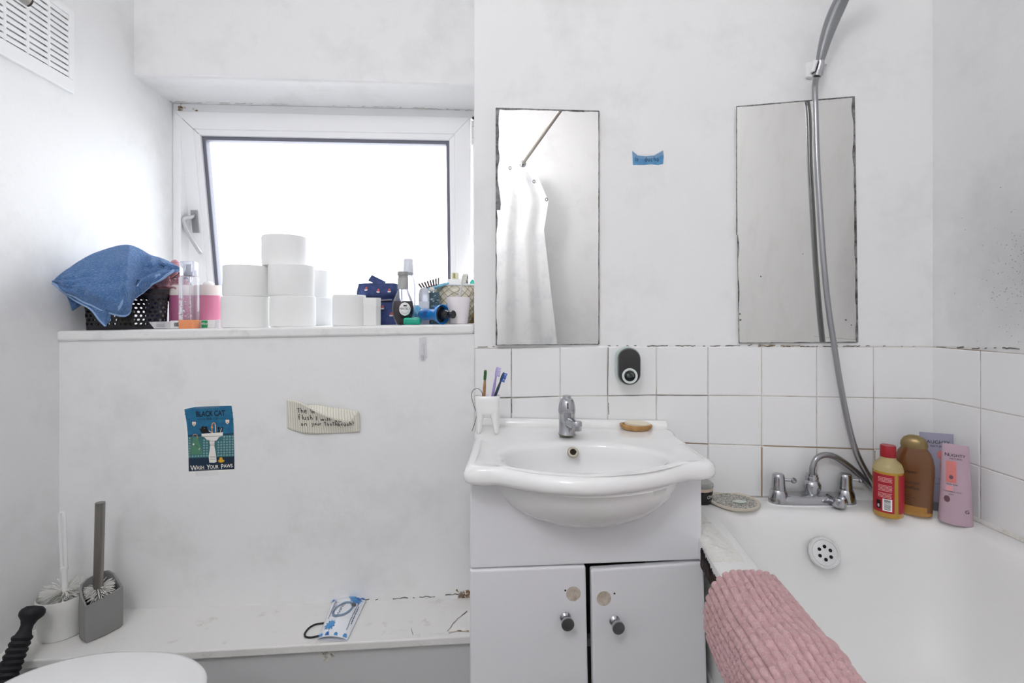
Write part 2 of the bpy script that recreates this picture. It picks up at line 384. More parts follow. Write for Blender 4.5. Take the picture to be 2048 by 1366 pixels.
# ================================================================== WINDOW
win = bpy.data.objects.new('window_1', None); COL.objects.link(win); win['kind'] = 'structure'
W0 = Vector((wall_left_x(1.973), 1.973, 0)); W1 = Vector((XA-.002, 2.041, 0)); wd = (W1-W0).normalized(); wn = Vector((wd.y, -wd.x, 0))
win.location = (W0.x, W0.y, 1.13); ROOT[win.name] = Vector(win.location)
def wpt(s, z, n=0.): return W0+wd*s+wn*n+Vector((0, 0, z))   # along, up, towards the room
WL = (W1-W0).length; ZB, ZT = 1.10, 2.006
def bar(mb, s0, s1, z0, z1, n0, n1, mi=0):
    a = [wpt(s0, z0, n0), wpt(s1, z0, n0), wpt(s1, z1, n0), wpt(s0, z1, n0)]; b = [wpt(s0, z0, n1), wpt(s1, z0, n1), wpt(s1, z1, n1), wpt(s0, z1, n1)]
    mb.slab(a, b, mi)
mb = MB(); fw = .03
bar(mb, 0, fw, ZB, ZT, -.06, .0); bar(mb, WL-fw-.012, WL, ZB, ZT, -.06, .0); bar(mb, fw, WL-fw, ZT-.035, ZT, -.06, .0); bar(mb, fw, WL-fw, ZB, ZB+.055, -.06, 0)
obj('outer_frame', mb, UPVC, win, bevel=.004, smooth=False)
# sash hung at the top and pushed out at the bottom
T = math.radians(9.5); s0, s1 = .012, WL-.052; h = .87; zt = 1.972
def sp_(s, d, n=0.): return wpt(s, zt-d*math.cos(T)-n*math.sin(T)*0, .012-d*math.sin(T)+n)
def sbar(mb, a, b, d0, d1, n0, n1, mi=0, mit=None):
    mb.slab([sp_(a, d0, n0), sp_(b, d0, n0), sp_(b, d1, n0), sp_(a, d1, n0)], [sp_(a, d0, n1), sp_(b, d0, n1), sp_(b, d1, n1), sp_(a, d1, n1)], mi)
sw = .088
def mitre(mb, w0, w1, n0, n1):                         # four mitred members between insets w0 and w1
    o = [(s0+w0, w0), (s1-w0, w0), (s1-w0, h-w0), (s0+w0, h-w0)]; i = [(s0+w1, w1), (s1-w1, w1), (s1-w1, h-w1), (s0+w1, h-w1)]
    for k in range(4):
        q = [o[k], o[(k+1) % 4], i[(k+1) % 4], i[k]]
        mb.slab([sp_(a, b, n0) for a, b in q], [sp_(a, b, n1) for a, b in q])
mb = MB(); mitre(mb, 0, sw-.022, -.05, .0); sash = obj('sash', mb, UPVC, win, bevel=.003, smooth=False)
mb = MB(); mitre(mb, sw-.024, sw, -.05, -.006); obj('glazing_bead', mb, UPVC, sash, bevel=.004, smooth=False)
mb = MB(); mitre(mb, sw-.004, sw+.013, -.05, -.020); obj('gasket', mb, GASK, sash, smooth=False)
mb = MB(); sbar(mb, s0+sw, s1-sw, sw, h-sw, -.030, -.026); obj('glass', mb, GLASSM, sash, smooth=False)
mb = MB(); mb.stroke2([(1.0, 0), (0, 1.)], .02, lambda x, y, o: sp_(s0+.03+.056*(1-x), .03+.056*y, .001)); obj('mitre_seam', mb, CRACK, sash, smooth=False)
# handle on the left member
hb = MB(); hz = (zt-1.560)/math.cos(T); sbar(hb, s0+.03, s0+.056, hz-.035, hz+.055, .0, .006); obj('handle_plate', hb, mat('silver_grey', '#9fa0a2', .35, .5), sash, bevel=.002)
hb = MB(); P = smooth([sp_(s0+.04, hz-.01, .008), sp_(s0+.04, hz, .03), sp_(s0+.022, hz+.012, .045), sp_(s0+.038, hz+.065, .048), sp_(s0+.066, hz+.125, .046), sp_(s0+.078, hz+.145, .045)], 5)
hb.tube(P, [.0105]*len(P), 10, flat=.7); obj('handle_lever', hb, mat('silver_white', '#c3c4c6', .3, .3), sash)
mb = MB(); bar(mb, .004, .03, 1.30, 1.335, .0, .006); obj('keep_plate', mb, PLWG, win, bevel=.001)
mb = MB().lathe([(.003, 0), (.003, .002)], wpt(.017, 1.317, .006), 10, wn); obj('screw', mb, CRACK, win)
mb = MB()
for k, (z0, z1) in enumerate([(1.86, 1.885), (1.888, 1.93), (1.933, 1.955)]): mb.tube([wpt(WL-.038, z0, .010), wpt(WL-.038, z1, .010)], .009, 12)
bar(mb, WL-.05, WL-.046, 1.86, 1.96, .0, .01); obj('hinge', mb, PLWG, win)
mb = MB().lathe([(.006, 0), (.006, .004)], wpt(WL-.04, 1.972, .0), 12, wn); obj('hinge_pin', mb, BLACK, win)
mb = MB()
for k in range(18):
    c = wpt(.02+abs(random.gauss(0, .03)), 1.985+random.uniform(-.012, .008), .0008); r = random.uniform(.002, .007)
    mb.add([c+wd*(r*math.cos(t))+Vector((0, 0, r*.6*math.sin(t))) for t in [i*PI/3 for i in range(6)]], [(0, 1, 2, 3, 4, 5)])
obj('rust_mark', mb, RUST, win, smooth=False)

# ================================================================== VENT on the left wall
vy0, vy1, vz0, vz1 = 1.17, 1.476, 1.822, 2.066
wdir = Vector((-.074, 1, 0)).normalized(); wnl = Vector((wdir.y, -wdir.x, 0))
def lw(y, z, n=0.): return Vector((wall_left_x(y), y, z))+wnl*n
def vquad(mb, y0, y1, z0, z1, n0, n1, mi=0):
    mb.slab([lw(y0, z0, n0), lw(y1, z0, n0), lw(y1, z1, n0), lw(y0, z1, n0)], [lw(y0, z0, n1), lw(y1, z0, n1), lw(y1, z1, n1), lw(y0, z1, n1)], mi)
vent = thing('air_vent', 'white louvred air vent high on the left wall', 'vent', lw((vy0+vy1)/2, vz0))
m_ = .022; mb = MB()
vquad(mb, vy0, vy1, vz0, vz0+.04, 0, .012); vquad(mb, vy0, vy1, vz1-m_, vz1, 0, .012); vquad(mb, vy0, vy0+m_, vz0+.04, vz1-m_, 0, .012); vquad(mb, vy1-m_, vy1, vz0+.04, vz1-m_, 0, .012)
cw = (vy1-vy0-2*m_)/4
for k in range(1, 4): vquad(mb, vy0+m_+cw*k-.005, vy0+m_+cw*k+.005, vz0+.04, vz1-m_, .001, .0115)
obj('frame', mb, PLW, vent, bevel=.003, smooth=False)
mb = MB(); ns = 11; zz0, zz1 = vz0+.04, vz1-m_; st = (zz1-zz0)/ns
for k in range(ns):
    z = zz0+st*k
    mb.slab([lw(vy0+m_, z+.002, .011), lw(vy1-m_, z+.002, .011), lw(vy1-m_, z+st*.84, .011), lw(vy0+m_, z+st*.84, .011)][::-1],
            [lw(vy0+m_, z+st*.40, .002), lw(vy1-m_, z+st*.40, .002), lw(vy1-m_, z+st*1.02, .002), lw(vy0+m_, z+st*1.02, .002)][::-1])
obj('louvre', mb, PLW, vent, smooth=False)
mb = MB(); vquad(mb, vy0+m_, vy1-m_, zz0, zz1, .0005, .0015); obj('duct_back', mb, mat('duct_grey', '#d2d2d2', .8), vent, smooth=False)
# the end of a grey rail in front of the vent
e = pt(56, 3, 1.13); rail = MB(); d0 = Vector((-.10, -.42, .10)).normalized()
rail.tube([e, e+d0*.35], .011, 16); rl = obj('towel_pole', rail, mat('dull_grey_pole', '#b3aeaa', .45, .3), loc=e)
tag(rl, 'dull grey pole end with dark tip in front of the vent, top left corner', 'pole')
obj('end_cap', MB().lathe([(.0095, -.001), (.0105, -.004), (.002, -.0055)], e, 16, d0), mat('pole_dark_end', '#4c4140', .5), rl)
obj('bracket', MB().box(e+d0*.05+Vector((-.022, -.0, .012)), (.05, .03, .008)), mat('bracket_grey', '#c9c7c2', .5), rl, bevel=.002)

# ================================================================== VANITY UNIT
van = thing('vanity_unit', 'white vanity cupboard with two loose doors under the washbasin', 'cabinet', (.17, 1.3, 0))
cf = Vector((.0739, -1, 0)).normalized(); cd = Vector((1, .0739, 0)).normalized()
def cl(X, off=0.): return Vector((X, 1.13702+.0739*X, 0))+cf*off
def cprism(mb, X0, X1, o0, o1, z0, z1):
    q = [cl(X0, o0), cl(X1, o0), cl(X1, o1), cl(X0, o1)]
    mb.slab([p+Vector((0, 0, z0)) for p in q], [p+Vector((0, 0, z1)) for p in q])
X0, X1 = -.0945, .402
mb = MB()
for a, b in ((X0, X0+.016), (X1-.016, X1)):
    mb.prism([(cl(a, -.02).x, cl(a, -.02).y), (cl(b, -.02).x, cl(b, -.02).y), (b, 1.46), (a, 1.46)], .06, .80)
    obj('side_board', mb, VANW, van, smooth=False); mb = MB()
mb.prism([(X0+.016, 1.17), (X1-.016, 1.18), (X1-.016, 1.44), (X0+.016, 1.44)], .06, .08)
mb.prism([(X0+.016, 1.445), (X1-.016, 1.445), (X1-.016, 1.46), (X0+.016, 1.46)], .06, .66)
obj('carcass', mb, [VANI], van, smooth=False)
mb = MB(); mb.prism([(X0+.02, 1.2), (X1-.02, 1.22), (X1-.02, 1.42), (X0+.02, 1.42)], 0, .06); obj('plinth', mb, VANW, van, smooth=False)
mb = MB(); P = on_cab(1176, 1308); mb.box(P+Vector((0, .05, 0)), (.03, .02, .018)); obj('shelf_edge', mb, mat('grey_strip', '#9a9794', .6), van, smooth=False)
def cab_poly(pts, o0, o1): return [on_cab(x, y, o0) for x, y in pts], [on_cab(x, y, o1) for x, y in pts]
mb = MB(); mb.slab(*[q[::-1] for q in cab_poly([(940.5, 950), (1403, 950), (1404.5, 1119.5), (940.5, 1137.5)], -.018, 0)])
obj('fascia', mb, VANW, van, bevel=.004, smooth=False)
def door(pts, kx, ky, fx, fy, hx, hy, tilt, lab):
    a, b = cab_poly(pts, -.017, .004); mb = MB(); mb.slab(a[::-1], b[::-1])
    d = obj('door', mb, VANW, van, bevel=.005, smooth=False, label=lab)
    p = on_cab(kx, ky, .004); ax = (cf+Vector((tilt, 0, -.0))).normalized(); k = MB()
    k.lathe([(.0001, 0), (.0115, 0), (.0125, .002), (.011, .004), (.0075, .007), (.0075, .011), (.012, .018), (.0145, .024), (.0145, .029)], p, 28, ax)
    kn = obj('knob', k, CHROME, d)
    k = MB(); k.lathe([(.0135, 0), (.0135, .0012), (.0001, .0016)], p+ax*.0286, 28, ax); obj('knob_cap', k, mat('dull_chrome', '#77777a', .3, 1.), d)
    k = MB(); k.lathe([(.0001, 0), (.0168, 0), (.0168, .0006), (.0001, .0006)], on_cab(fx, fy, .0038), 32, cf); obj('hinge_hole_disc', k, FILLER, d)
    k = MB(); k.lathe([(.0001, 0), (.0022, 0), (.0022, .0004), (.0001, .0004)], on_cab(hx, hy, .0040), 12, cf); obj('screw_hole', k, DARK, d)
    return d
door([(940, 1139.5), (1171, 1131), (1178.5, 1500), (941, 1500)], 1130, 1232, 1146, 1185.5, 1130, 1179, .02, 'white left door standing flush')
door([(1181.5, 1138), (1406.5, 1123.5), (1417, 1500), (1187, 1500)], 1228, 1239, 1207, 1195, 1228, 1185, .05, 'white right door hanging lower with a dark gap beside it')

# ------------------------------------------------------------------ basin
bas = thing('washbasin', 'white ceramic semi-recessed washbasin on the vanity unit', 'washbasin', (.17, 1.2, .84))
out = smooth([(-.1025, 1.488), (-.1035, 1.35), (-.105, 1.2), (-.107, 1.11), (-.1025, 1.078), (-.080, 1.066), (-.04, 1.066), (0, 1.045), (.073, 1.0115), (.158, .998), (.25, 1.020), (.335, 1.062), (.395, 1.098), (.43, 1.106), (.455, 1.118), (.461, 1.145), (.458, 1.25), (.455, 1.36), (.450, 1.455), (.3, 1.466), (.15, 1.477), (0, 1.486)], 10, True)
BC = Vector((.17, 1.196))
def ray_out(th):
    dx, dy = math.cos(th), math.sin(th); best = None; n = len(out)
    for i in range(n):
        p = out[i]-BC; q = out[(i+1) % n]-BC; ex, ey = q.x-p.x, q.y-p.y; den = dx*ey-dy*ex
        if abs(den) < 1e-12: continue
        t = (p.x*ey-p.y*ex)/den; s = (p.x*dy-p.y*dx)/den
        if t > 0 and -1e-6 <= s <= 1+1e-6 and (best is None or t > best): best = t
    return best
NB = 168; TH = [2*PI*i/NB for i in range(NB)]; RO = [ray_out(t) for t in TH]
def oloop(f, add, z): return [Vector((BC.x+math.cos(t)*(r*f+add), BC.y+math.sin(t)*(r*f+add), z)) for t, r in zip(TH, RO)]
def eloop(a, b, z, cx=.17, cy=1.196): return [Vector((cx+a*math.cos(t), cy+b*math.sin(t), z)) for t in TH]
def mloop(k, a, b, z, cy=1.196):                       # between the outline and an ellipse
    E = eloop(a, b, 0, cy=cy); O = oloop(1, 0, 0); return [Vector((o.x+(e.x-o.x)*k, o.y+(e.y-o.y)*k, z)) for o, e in zip(O, E)]
L = []
# underside of the bowl, growing up to the lip
for k in range(9):
    s = k/8*PI/2; L.append(eloop(.07+.157*math.sin(s), .06+.127*math.sin(s), .798-.108*math.cos(s)**1.1, cy=1.215))
L += [mloop(.5, .225, .187, .800, cy=1.21), oloop(1, -.014, .803), oloop(1, -.005, .807), oloop(1, 0, .815), oloop(1, -.001, .826), oloop(1, -.006, .836), oloop(1, -.015, .8425), oloop(1, -.026, .8435)]
L += [mloop(.40, .235, .166, .8425), mloop(.72, .235, .166, .8400), mloop(1., .235, .166, .8360), eloop(.222, .155, .8345), eloop(.206, .143, .8325), eloop(.197, .135, .8285), eloop(.191, .130, .820)]
for k in range(1, 9):
    s = k/8; L.append(eloop(.191*(1-s**2.3)+.022*s**2.3, .130*(1-s**2.3)+.022*s**2.3, .820-.125*math.sin(s*PI/2)))
mb = MB().loops(L, True, True, True); obj('bowl', mb, CERAM, bas, ang=70)
# upstand against the tiles
pr = [(1.470, .838), (1.466, .846), (1.468, .856), (1.474, .8625), (1.484, .864), (1.492, .863)]
mb = MB(); xs = [-.095+.54*i/24 for i in range(25)]
mb.loops([[Vector((x, y-.07*x-.001, z)) for x in xs] for i, (y, z) in enumerate(pr)], False); obj('upstand', mb, CERAM, bas)
# overflow ring on the far slope of the bowl
p = pt(1146, 905, 1.3065); ax = Vector((0, -.80, .6)).normalized(); mb = MB()
mb.lathe([(.0075, .000), (.0085, .004), (.0125, .004), (.0150, .001), (.015, -.004)], p, 32, ax, cap=False); obj('overflow_ring', mb, mat('worn_brass_chrome', '#b9b3a2', .3, .9), bas)
mb = MB().lathe([(.0085, .0005), (.0001, .0005)], p, 24, ax); obj('overflow_hole', mb, mat('rusty_dark', '#3a3228', .8), bas)
mb = MB().lathe([(.018, 0), (.018, .003), (.012, .004), (.0001, .002)], (.17, 1.196, .695), 32); obj('waste', mb, CHROME, bas)
# limescale stain round the tap
mb = MB()
for k in range(26):
    t = random.uniform(-2.6, -.4); r = random.uniform(.0225, .030); c = Vector((.1505+r*math.cos(t), 1.372+r*math.sin(t), .8442)); q = random.uniform(.0015, .004)
    mb.add([c+Vector((q*math.cos(a), q*math.sin(a)*.8, 0)) for a in [i*PI/3 for i in range(6)]], [(0, 1, 2, 3, 4, 5)])
obj('limescale', mb, mat('limescale_brown', '#c0ab88', .8), bas, smooth=False)

# ------------------------------------------------------------------ basin tap
T0 = Vector((.1505, 1.372, .843)); tp = thing('basin_tap', 'chrome single-lever mixer tap at the back of the washbasin', 'tap', T0)
mb = MB().lathe([(.0001, 0), (.0235, 0), (.0235, .003), (.0222, .005), (.0222, .056), (.0228, .058), (.0228, .0605)], T0, 36); obj('body', mb, CHROME, tp)
mb = MB().lathe([(.0235, .061), (.0238, .064), (.0232, .074), (.0205, .088), (.0165, .097), (.0125, .099), (.0115, .103), (.0112, .1065), (.0001, .107)], T0, 36)
lv = obj('lever_cap', mb, CHROME, tp)
mb = MB().box(T0+Vector((0, -.0215, .080)), (.0035, .0015, .018)); mb.ball(T0+Vector((0, -.0222, .076)), .0025, 8); obj('index_mark', mb, mat('dark_chrome', '#4d4e52', .3, 1.), lv)
dsp = Vector((.42, -.9, -.10)).normalized(); P = [T0+Vector((0, 0, .036))+dsp*t for t in (0, .02, .04, .05)]
mb = MB().tube(P, [.0165, .0155, .0145, .0140], 20); obj('spout', mb, CHROME, tp)
q = P[-1]+Vector((0, 0, .002)); mb = MB().lathe([(.0001, .013), (.0125, .012), (.0142, .009), (.0142, -.001), (.0132, -.002), (.0132, -.012), (.011, -.013), (.0001, -.012)], q, 24); obj('aerator', mb, CHROME, tp)

# ------------------------------------------------------------------ tooth shaped holder with brushes and wire
H0 = Vector(((975-CX)/F*1.383, 1.383, .8435)); th = thing('toothbrush_holder', 'white tooth-shaped ceramic holder on the left corner of the basin', 'toothbrush holder', H0)
def tooth():
    mb = MB(); hw, dp = .0345, .022
    def sec(z):                                        # half widths
        return hw*(1+.03*math.sin(z*40)), dp
    # crown: an open cup with wall thickness
    n = 40
    def ring(a, b, z, e=3.2): return [H0+Vector((a*math.copysign(abs(math.cos(t))**(2/e), math.cos(t)), b*math.copysign(abs(math.sin(t))**(2/e), math.sin(t)), z)) for t in [2*PI*i/n for i in range(n)]]
    mb.loops([ring(.004, .004, .056), ring(hw*.85, dp*.8, .054), ring(hw*.99, dp, .062), ring(hw*.985, dp, .075), ring(hw, dp, .092), ring(hw*.99, dp*.99, .1025), ring(hw*.93, dp*.9, .1045), ring(hw*.86, dp*.8, .102), ring(hw*.84, dp*.76, .064), ring(.004, .004, .062)], True, True, True)
    for s in (-1, 1):                                  # two roots that part downwards
        Ls = []
        for k in range(11):
            z = .062*(1-k/10); w = k/10
            outer = hw*(.985-.10*w); inner = .003+.0155*w**.75
            cx = s*(outer+inner)/2; a = (outer-inner)/2; b = dp*(1-.42*w)
            if k == 10: a *= .8; b *= .8
            Ls.append([H0+Vector((cx+a*math.cos(t), b*math.sin(t), z)) for t in [2*PI*i/24 for i in range(24)]])
        mb.loops(Ls, True, True, True)
    return mb
obj('cup', tooth(), CERAM, th, ang=60)
def brush(name, base, tip, label, hm, bm, head='front', w=.0052, headlen=.026, bow=0., bt=None):
    base, tip = Vector(base), Vector(tip); t = thing(name, label, 'toothbrush', base, 'toothbrushes in the tooth-shaped holder'); ax = (tip-base).normalized(); L_ = (tip-base).length
    side = ax.cross(Vector((0, 1, 0))).normalized(); frt = side.cross(ax).normalized(); frt = frt if frt.y < 0 else -frt
    P = [base+ax*(L_*k/16)+side*bow*math.sin(PI*k/16) for k in range(17)]
    R = [w*(.95 if k < 9 else .95-.35*(k-9)/3 if k < 12 else .62 if k < 13 else .95) for k in range(17)]; R[-1] *= .5
    obj('handle', MB().tube(P, R, 12, flat=.75), hm, t)
    fd = {'front': frt, 'side': -side, 'back': side}[head]; sd = ax.cross(fd); mb = MB(); c0 = P[-1]-ax*(headlen)
    for i in range(7):
        for j in range(3):
            c = c0+ax*(headlen*(i+.4)/7)+sd*(.0026*(j-1)); mb.tube([c, c+fd*.0105+ax*random.uniform(-.0008, .0008)], .0014, 6)
    obj('bristles', mb, bm, t, label=bt); return t
BAM = mat('bamboo', '#b98d63', .6, var=('#a2764c', 60, .4, .6)); LIL = mat('lilac_plastic', '#b3a3dc', .3); NAVY = mat('navy_plastic', '#2d3b52', .4)
def hp(px, py, Y): return pt(px, py, Y)
brush('toothbrush', (H0.x-.012, 1.381, .912), hp(971, 740, 1.375), 'bamboo toothbrush with green and white bristles in the tooth-shaped holder', BAM, mat('bristle_green', '#3f7d4f', .8), w=.0050)
brush('toothbrush', (H0.x+.008, 1.388, .912), hp(995, 734, 1.389), 'lilac plastic toothbrush seen from the side in the tooth-shaped holder', LIL, mat('bristle_lilac', '#cfc6ea', .8), 'side', w=.0046)
brush('toothbrush', (H0.x+.008, 1.377, .912), hp(1008, 745, 1.38), 'dark navy toothbrush with blue bristles leaning right in the tooth-shaped holder', NAVY, mat('bristle_blue', '#2c5fb8', .8), 'side', w=.0048)
P = smooth([pt(965, 792, 1.376), pt(963, 783, 1.37), pt(955, 777, 1.37), pt(946, 781, 1.37), pt(943, 793, 1.37), pt(948, 812, 1.369), pt(953, 828, 1.37), pt(950, 845, 1.37), pt(944, 862, 1.372)], 6)
w_ = obj('wire_hook', MB().tube(P, .0009, 8), mat('grey_wire', '#6d6d70', .4, .8), loc=P[0]); tag(w_, 'thin grey wire loop hooked over the left rim of the tooth-shaped holder', 'wire')

# ------------------------------------------------------------------ soap on a wooden dish
S0 = Vector(((1271.5-CX)/F*1.425, 1.425, .8435)); sd_ = obj('soap_dish', MB().lathe([(.0001, .0), (.034, .0), (.0445, .007), (.047, .013), (.0455, .0155), (.041, .0155), (.036, .011), (.0001, .010)], S0, 40, (0.04, 0, 1), 1, .62), mat('soap_dish_wood', '#bf965d', .5, var=('#9b7040', 40, .4, .65)), loc=S0)
tag(sd_, 'oval wooden soap dish on the back right of the washbasin', 'soap dish')
so = obj('soap_bar', MB().lathe([(.0001, .0102), (.030, .0105), (.0365, .0135), (.036, .0185), (.028, .0215), (.0001, .0225)], S0+Vector((.004, .001, .0012)), 36, (.05, -.06, 1), 1, .6), mat('soap_cream', '#e6ddc9', .45), loc=S0)
tag(so, 'thin cream bar of soap lying in the wooden dish', 'soap')

# ================================================================== BATH
DZ = .645
def bl(Y): return .436+.095*(Y-1.17)                 # outer edge line of the bath
bath = thing('bathtub', 'white enamel bath with grooved side panel along the right wall', 'bathtub', (.8, .6, 0))
YF, YK = -.28, yr(.5)-.006
def rrect(x0f, x1, y0, y1, rad, z, n=14, m=18):
    """rounded rectangle, left side follows the bath's line"""
    P = []
    def xl(y): return x0f+.0073+.095*(y-1.094)
    for cx, cy, a0 in ((x1-rad, y1-rad, 0), (None, y1-rad, PI/2), (None, y0+rad, PI), (x1-rad, y0+rad, 1.5*PI)):
        c = cx if cx is not None else xl(cy)+rad
        for k in range(n+1):
            a = a0+PI/2*k/n; P.append(Vector((c+rad*math.cos(a), cy+rad*math.sin(a), z)))
    ym = (y0+y1)/2
    for p in P: p.y -= .07*(p.x-.72)*max(0, (p.y-ym)/(y1-ym))
    return P
L = [rrect(.4555, XR-.001, YF, YK, .012, .600), rrect(.4225, XR-.001, YF, YK, .012, .605), rrect(.4215, XR-.0005, YF, YK+.003, .012, .632), rrect(.4235, XR-.0015, YF+.003, YK+.001, .013, .6425), rrect(.430, XR-.006, YF+.01, YK-.005, .016, DZ),
     rrect(.506, XR-.060, YF+.09, YK-.085, .085, DZ), rrect(.516, XR-.070, YF+.10, YK-.097, .09, DZ-.004), rrect(.524, XR-.077, YF+.11, YK-.106, .095, DZ-.014), rrect(.530, XR-.083, YF+.12, YK-.113, .10, DZ-.035)]
for k in range(1, 9):
    s = k/8; z = DZ-.035-.335*math.sin(s*PI/2)**.9; w = s**1.6
    L.append(rrect(.530+.10*w, XR-.083-.10*w, YF+.12+.22*w, YK-.113-.13*w, .10+.02*w, z))
L.append(rrect(.72, XR-.26, YF+.55, YK-.42, .05, .262))
obj('tub', MB().loops(L, True, False, True), ENAMEL, bath, ang=55)
mb = MB()
def bp(n, z, y): return Vector((bl(y)+.034+n, y, z))
prof = [(0, .604)]
for gz in (.580, .476, .30, .16):
    prof += [(0, gz+.012), (-.004, gz+.007), (-.005, gz), (.003, gz-.005), (0, gz-.012)]
prof += [(0, .02)]
mb.loops([[bp(n, z, y) for n, z in prof] for y in [YF+.01+(1.40-YF)*k/6 for k in range(7)]], False); obj('side_panel', mb, mat('bath_panel', '#e2e2e1', .4), bath, ang=25)
mb = MB().prism([(bl(YF)+.012, YF+.012), (XR-.002, YF+.012), (XR-.002, YF+.022), (bl(YF)+.012, YF+.022)], 0, .605); obj('end_panel', mb, mat('bath_panel', '#e2e2e1', .4), bath, smooth=False)
# lumpy filler where the rim meets the vanity, broken off at its end
def fil(u, v):
    y = 1.062+.36*v; x = bl(y)+.000+u*(.075-.030*v)+.012*nz(y*22, 4)*u
    e = (math.sin(PI*u**.55)**1.3)*min(1, 8*v, 5*(1-v))*(.65+.6*nz(y*30, u*3, 9))
    return Vector((x, y+.010*nz(x*90, 2.)*(v < .08), DZ+.0002+.010*e+.003*nz(x*80, y*80)*e+.0035*nz(x*190, y*190, 5)*e))
obj('sealant', MB().grid(fil, 20, 70), mat('old_sealant', '#e6e5e0', .6, bump=(110, .8, .004), var=('#c4bcae', 45, .56, .74)), bath)
bt_ = [DZ-.001-.022*abs(nz(k*.55, 3.1))-(.010 if k % 3 == 0 else 0)-.018*k/40 for k in range(41)]
def brk(u, v):
    k = min(40, int(round(v*40))); y = 1.140-.155*v; z0 = .596; z = bt_[k]+(z0-bt_[k])*u; return Vector((bl(y)-.0022-.002*abs(nz(y*150, z*150)), y, z))
mb = MB().grid(brk, 6, 40)
obj('broken_edge', mb, mat('broken_chipboard', '#4a3c38', .95, var=('#120e10', 60, .4, .58)), bath, smooth=False, solid=.002)
# waste/overflow rose with six holes on the tap end
oc = pt(1649.5, 1106, 1.2985); oax = Vector((-.08, -.86, .36)).normalized(); mb = MB()
mb.lathe([(.038, -.006), (.038, .001), (.0365, .003), (.0325, .003), (.0305, .0012), (.024, .0018), (.0001, .003)], oc, 44, oax); rose = obj('overflow_rose', mb, mat('chrome_white', '#dfdfe0', .2, .55), bath)
q = Vector((0, 0, 1)).rotation_difference(oax).to_matrix(); mb = MB()
for k in range(6):
    a = k*PI/3+.35; mb.lathe([(.0043, .0024), (.0043, .0034), (.0001, .0034)], oc+q @ Vector((.0155*math.cos(a), .0155*math.sin(a), 0)), 14, oax)
obj('overflow_holes', mb, DARK, rose)
# caulk along the right wall
mb = MB(); mb.tube([Vector((XR-.0105, YK-.04-1.4*k/30, DZ+.003+.0015*nz(k*.9, 1))) for k in range(31)], [.006+.002*nz(k*1.3, 4) for k in range(31)], 8); obj('caulk', mb, mat('caulk_white', '#dedcd6', .6, var=('#b8b2a8', 20, .5, .7)), bath)

# ------------------------------------------------------------------ bath mixer
M0 = Vector((.838, 1.398, DZ)); mix = thing('bath_mixer_tap', 'chrome twin-handle bath mixer tap on the bath end', 'tap', M0)
TX = (.745, .932)
mb = MB(); n = 44
def stad(a, b, z): return [M0+Vector((math.copysign(abs(math.cos(t))**.45, math.cos(t))*a, math.copysign(abs(math.sin(t))**.8, math.sin(t))*b, z)) for t in [2*PI*i/n for i in range(n)]]
mb.loops([stad(.122, .030, .0), stad(.122, .030, .003)], True, True, True); obj('gasket', mb, PLW, mix)
mb = MB(); mb.loops([stad(.117, .027, .003), stad(.117, .027, .010), stad(.113, .024, .020), stad(.104, .018, .025), stad(.08, .010, .026)], True, True, True)
for x in TX: mb.lathe([(.026, .004), (.0255, .012), (.0225, .028), (.0195, .037), (.0185, .0385)], (x, M0.y, DZ), 32)
obj('body', mb, CHROME, mix)
for x, sg in zip(TX, (1, 1)):
    o = Vector((x, M0.y, DZ+.0385)); mb = MB().lathe([(.0001, 0), (.0175, 0), (.0178, .003), (.0160, .034), (.0150, .040), (.0125, .043), (.0001, .044)], o, 32)
    hd = obj('handle', mb, CHROME, mix)
    c = o+Vector((.014, -.006, .028)); dd = Vector((.92, -.38, .02)).normalized(); mb = MB().tube([c, c+dd*.010, c+dd*.017], [.0042, .004, .004], 12); mb.lathe([(.0001, -.005), (.006, -.005), (.0075, -.002), (.0075, .002), (.006, .005), (.0001, .005)], c+dd*.022, 18, Vector((.3, -.6, .75)))
    obj('handle_arm', mb, CHROME, hd)
bx_ = (1625-CX)/F*1.40; bo = Vector((bx_, 1.402, DZ+.022))
mb = MB().lathe([(.0001, 0), (.0235, 0), (.0235, .003), (.018, .006), (.0185, .010), (.0225, .020), (.0225, .030), (.0185, .038), (.0155, .041), (.0165, .043), (.0165, .050), (.0145, .052), (.0145, .058), (.0001, .059)], bo, 32); obj('diverter', mb, CHROME, mix)
c = Vector((M0.x+.046, 1.378, DZ+.018)); dd = Vector((.0, -.98, -.03)).normalized(); mb = MB().tube([c-dd*.01, c+dd*.010, c+dd*.022], [.016, .0155, .015], 20); mb.lathe([(.0001, .016), (.0145, .015), (.0165, .012), (.0175, -.006), (.0165, -.008), (.0145, -.008), (.0001, -.007)], c+dd*.026, 28, Vector((0, -.12, 1))); sp2 = obj('spout', mb, CHROME, mix)
mb = MB().lathe([(.0145, -.0085), (.0001, -.0085)], c+dd*.026, 24, Vector((0, -.12, 1))); obj('spout_mouth', mb, DARK, sp2)

# ------------------------------------------------------------------ shower holder, handset and hose
hold_p = on_right(1634, 140, 0); hd_t = thing('shower_holder', 'white plastic shower bracket stuck on the wall above the right mirror', 'bracket', hold_p)
a = [on_right(x, y, .0) for x, y in ((1609, 127), (1622, 126), (1622, 159), (1610, 158))]; b = [p+nb*.012 for p in a]
mb = MB().slab(a[::-1], b[::-1]); obj('wall_plate', mb, PLW, hd_t, bevel=.003)
a = [on_right(x, y, .008) for x, y in ((1620, 126), (1634, 124), (1628, 152), (1620, 156))]; mb = MB().slab(a[::-1], [p+nb*.045 for p in a][::-1])
hx0 = pt(1634, 150, 1.392); hx1 = pt(1646, 112, 1.386); ax_h = (hx1-hx0).normalized()
q = Vector((0, 0, 1)).rotation_difference(ax_h).to_matrix(); tb_ = q.inverted() @ Vector((-.35, 1, 0)); CR = math.atan2(tb_.y, tb_.x)-.575*PI; hr = []
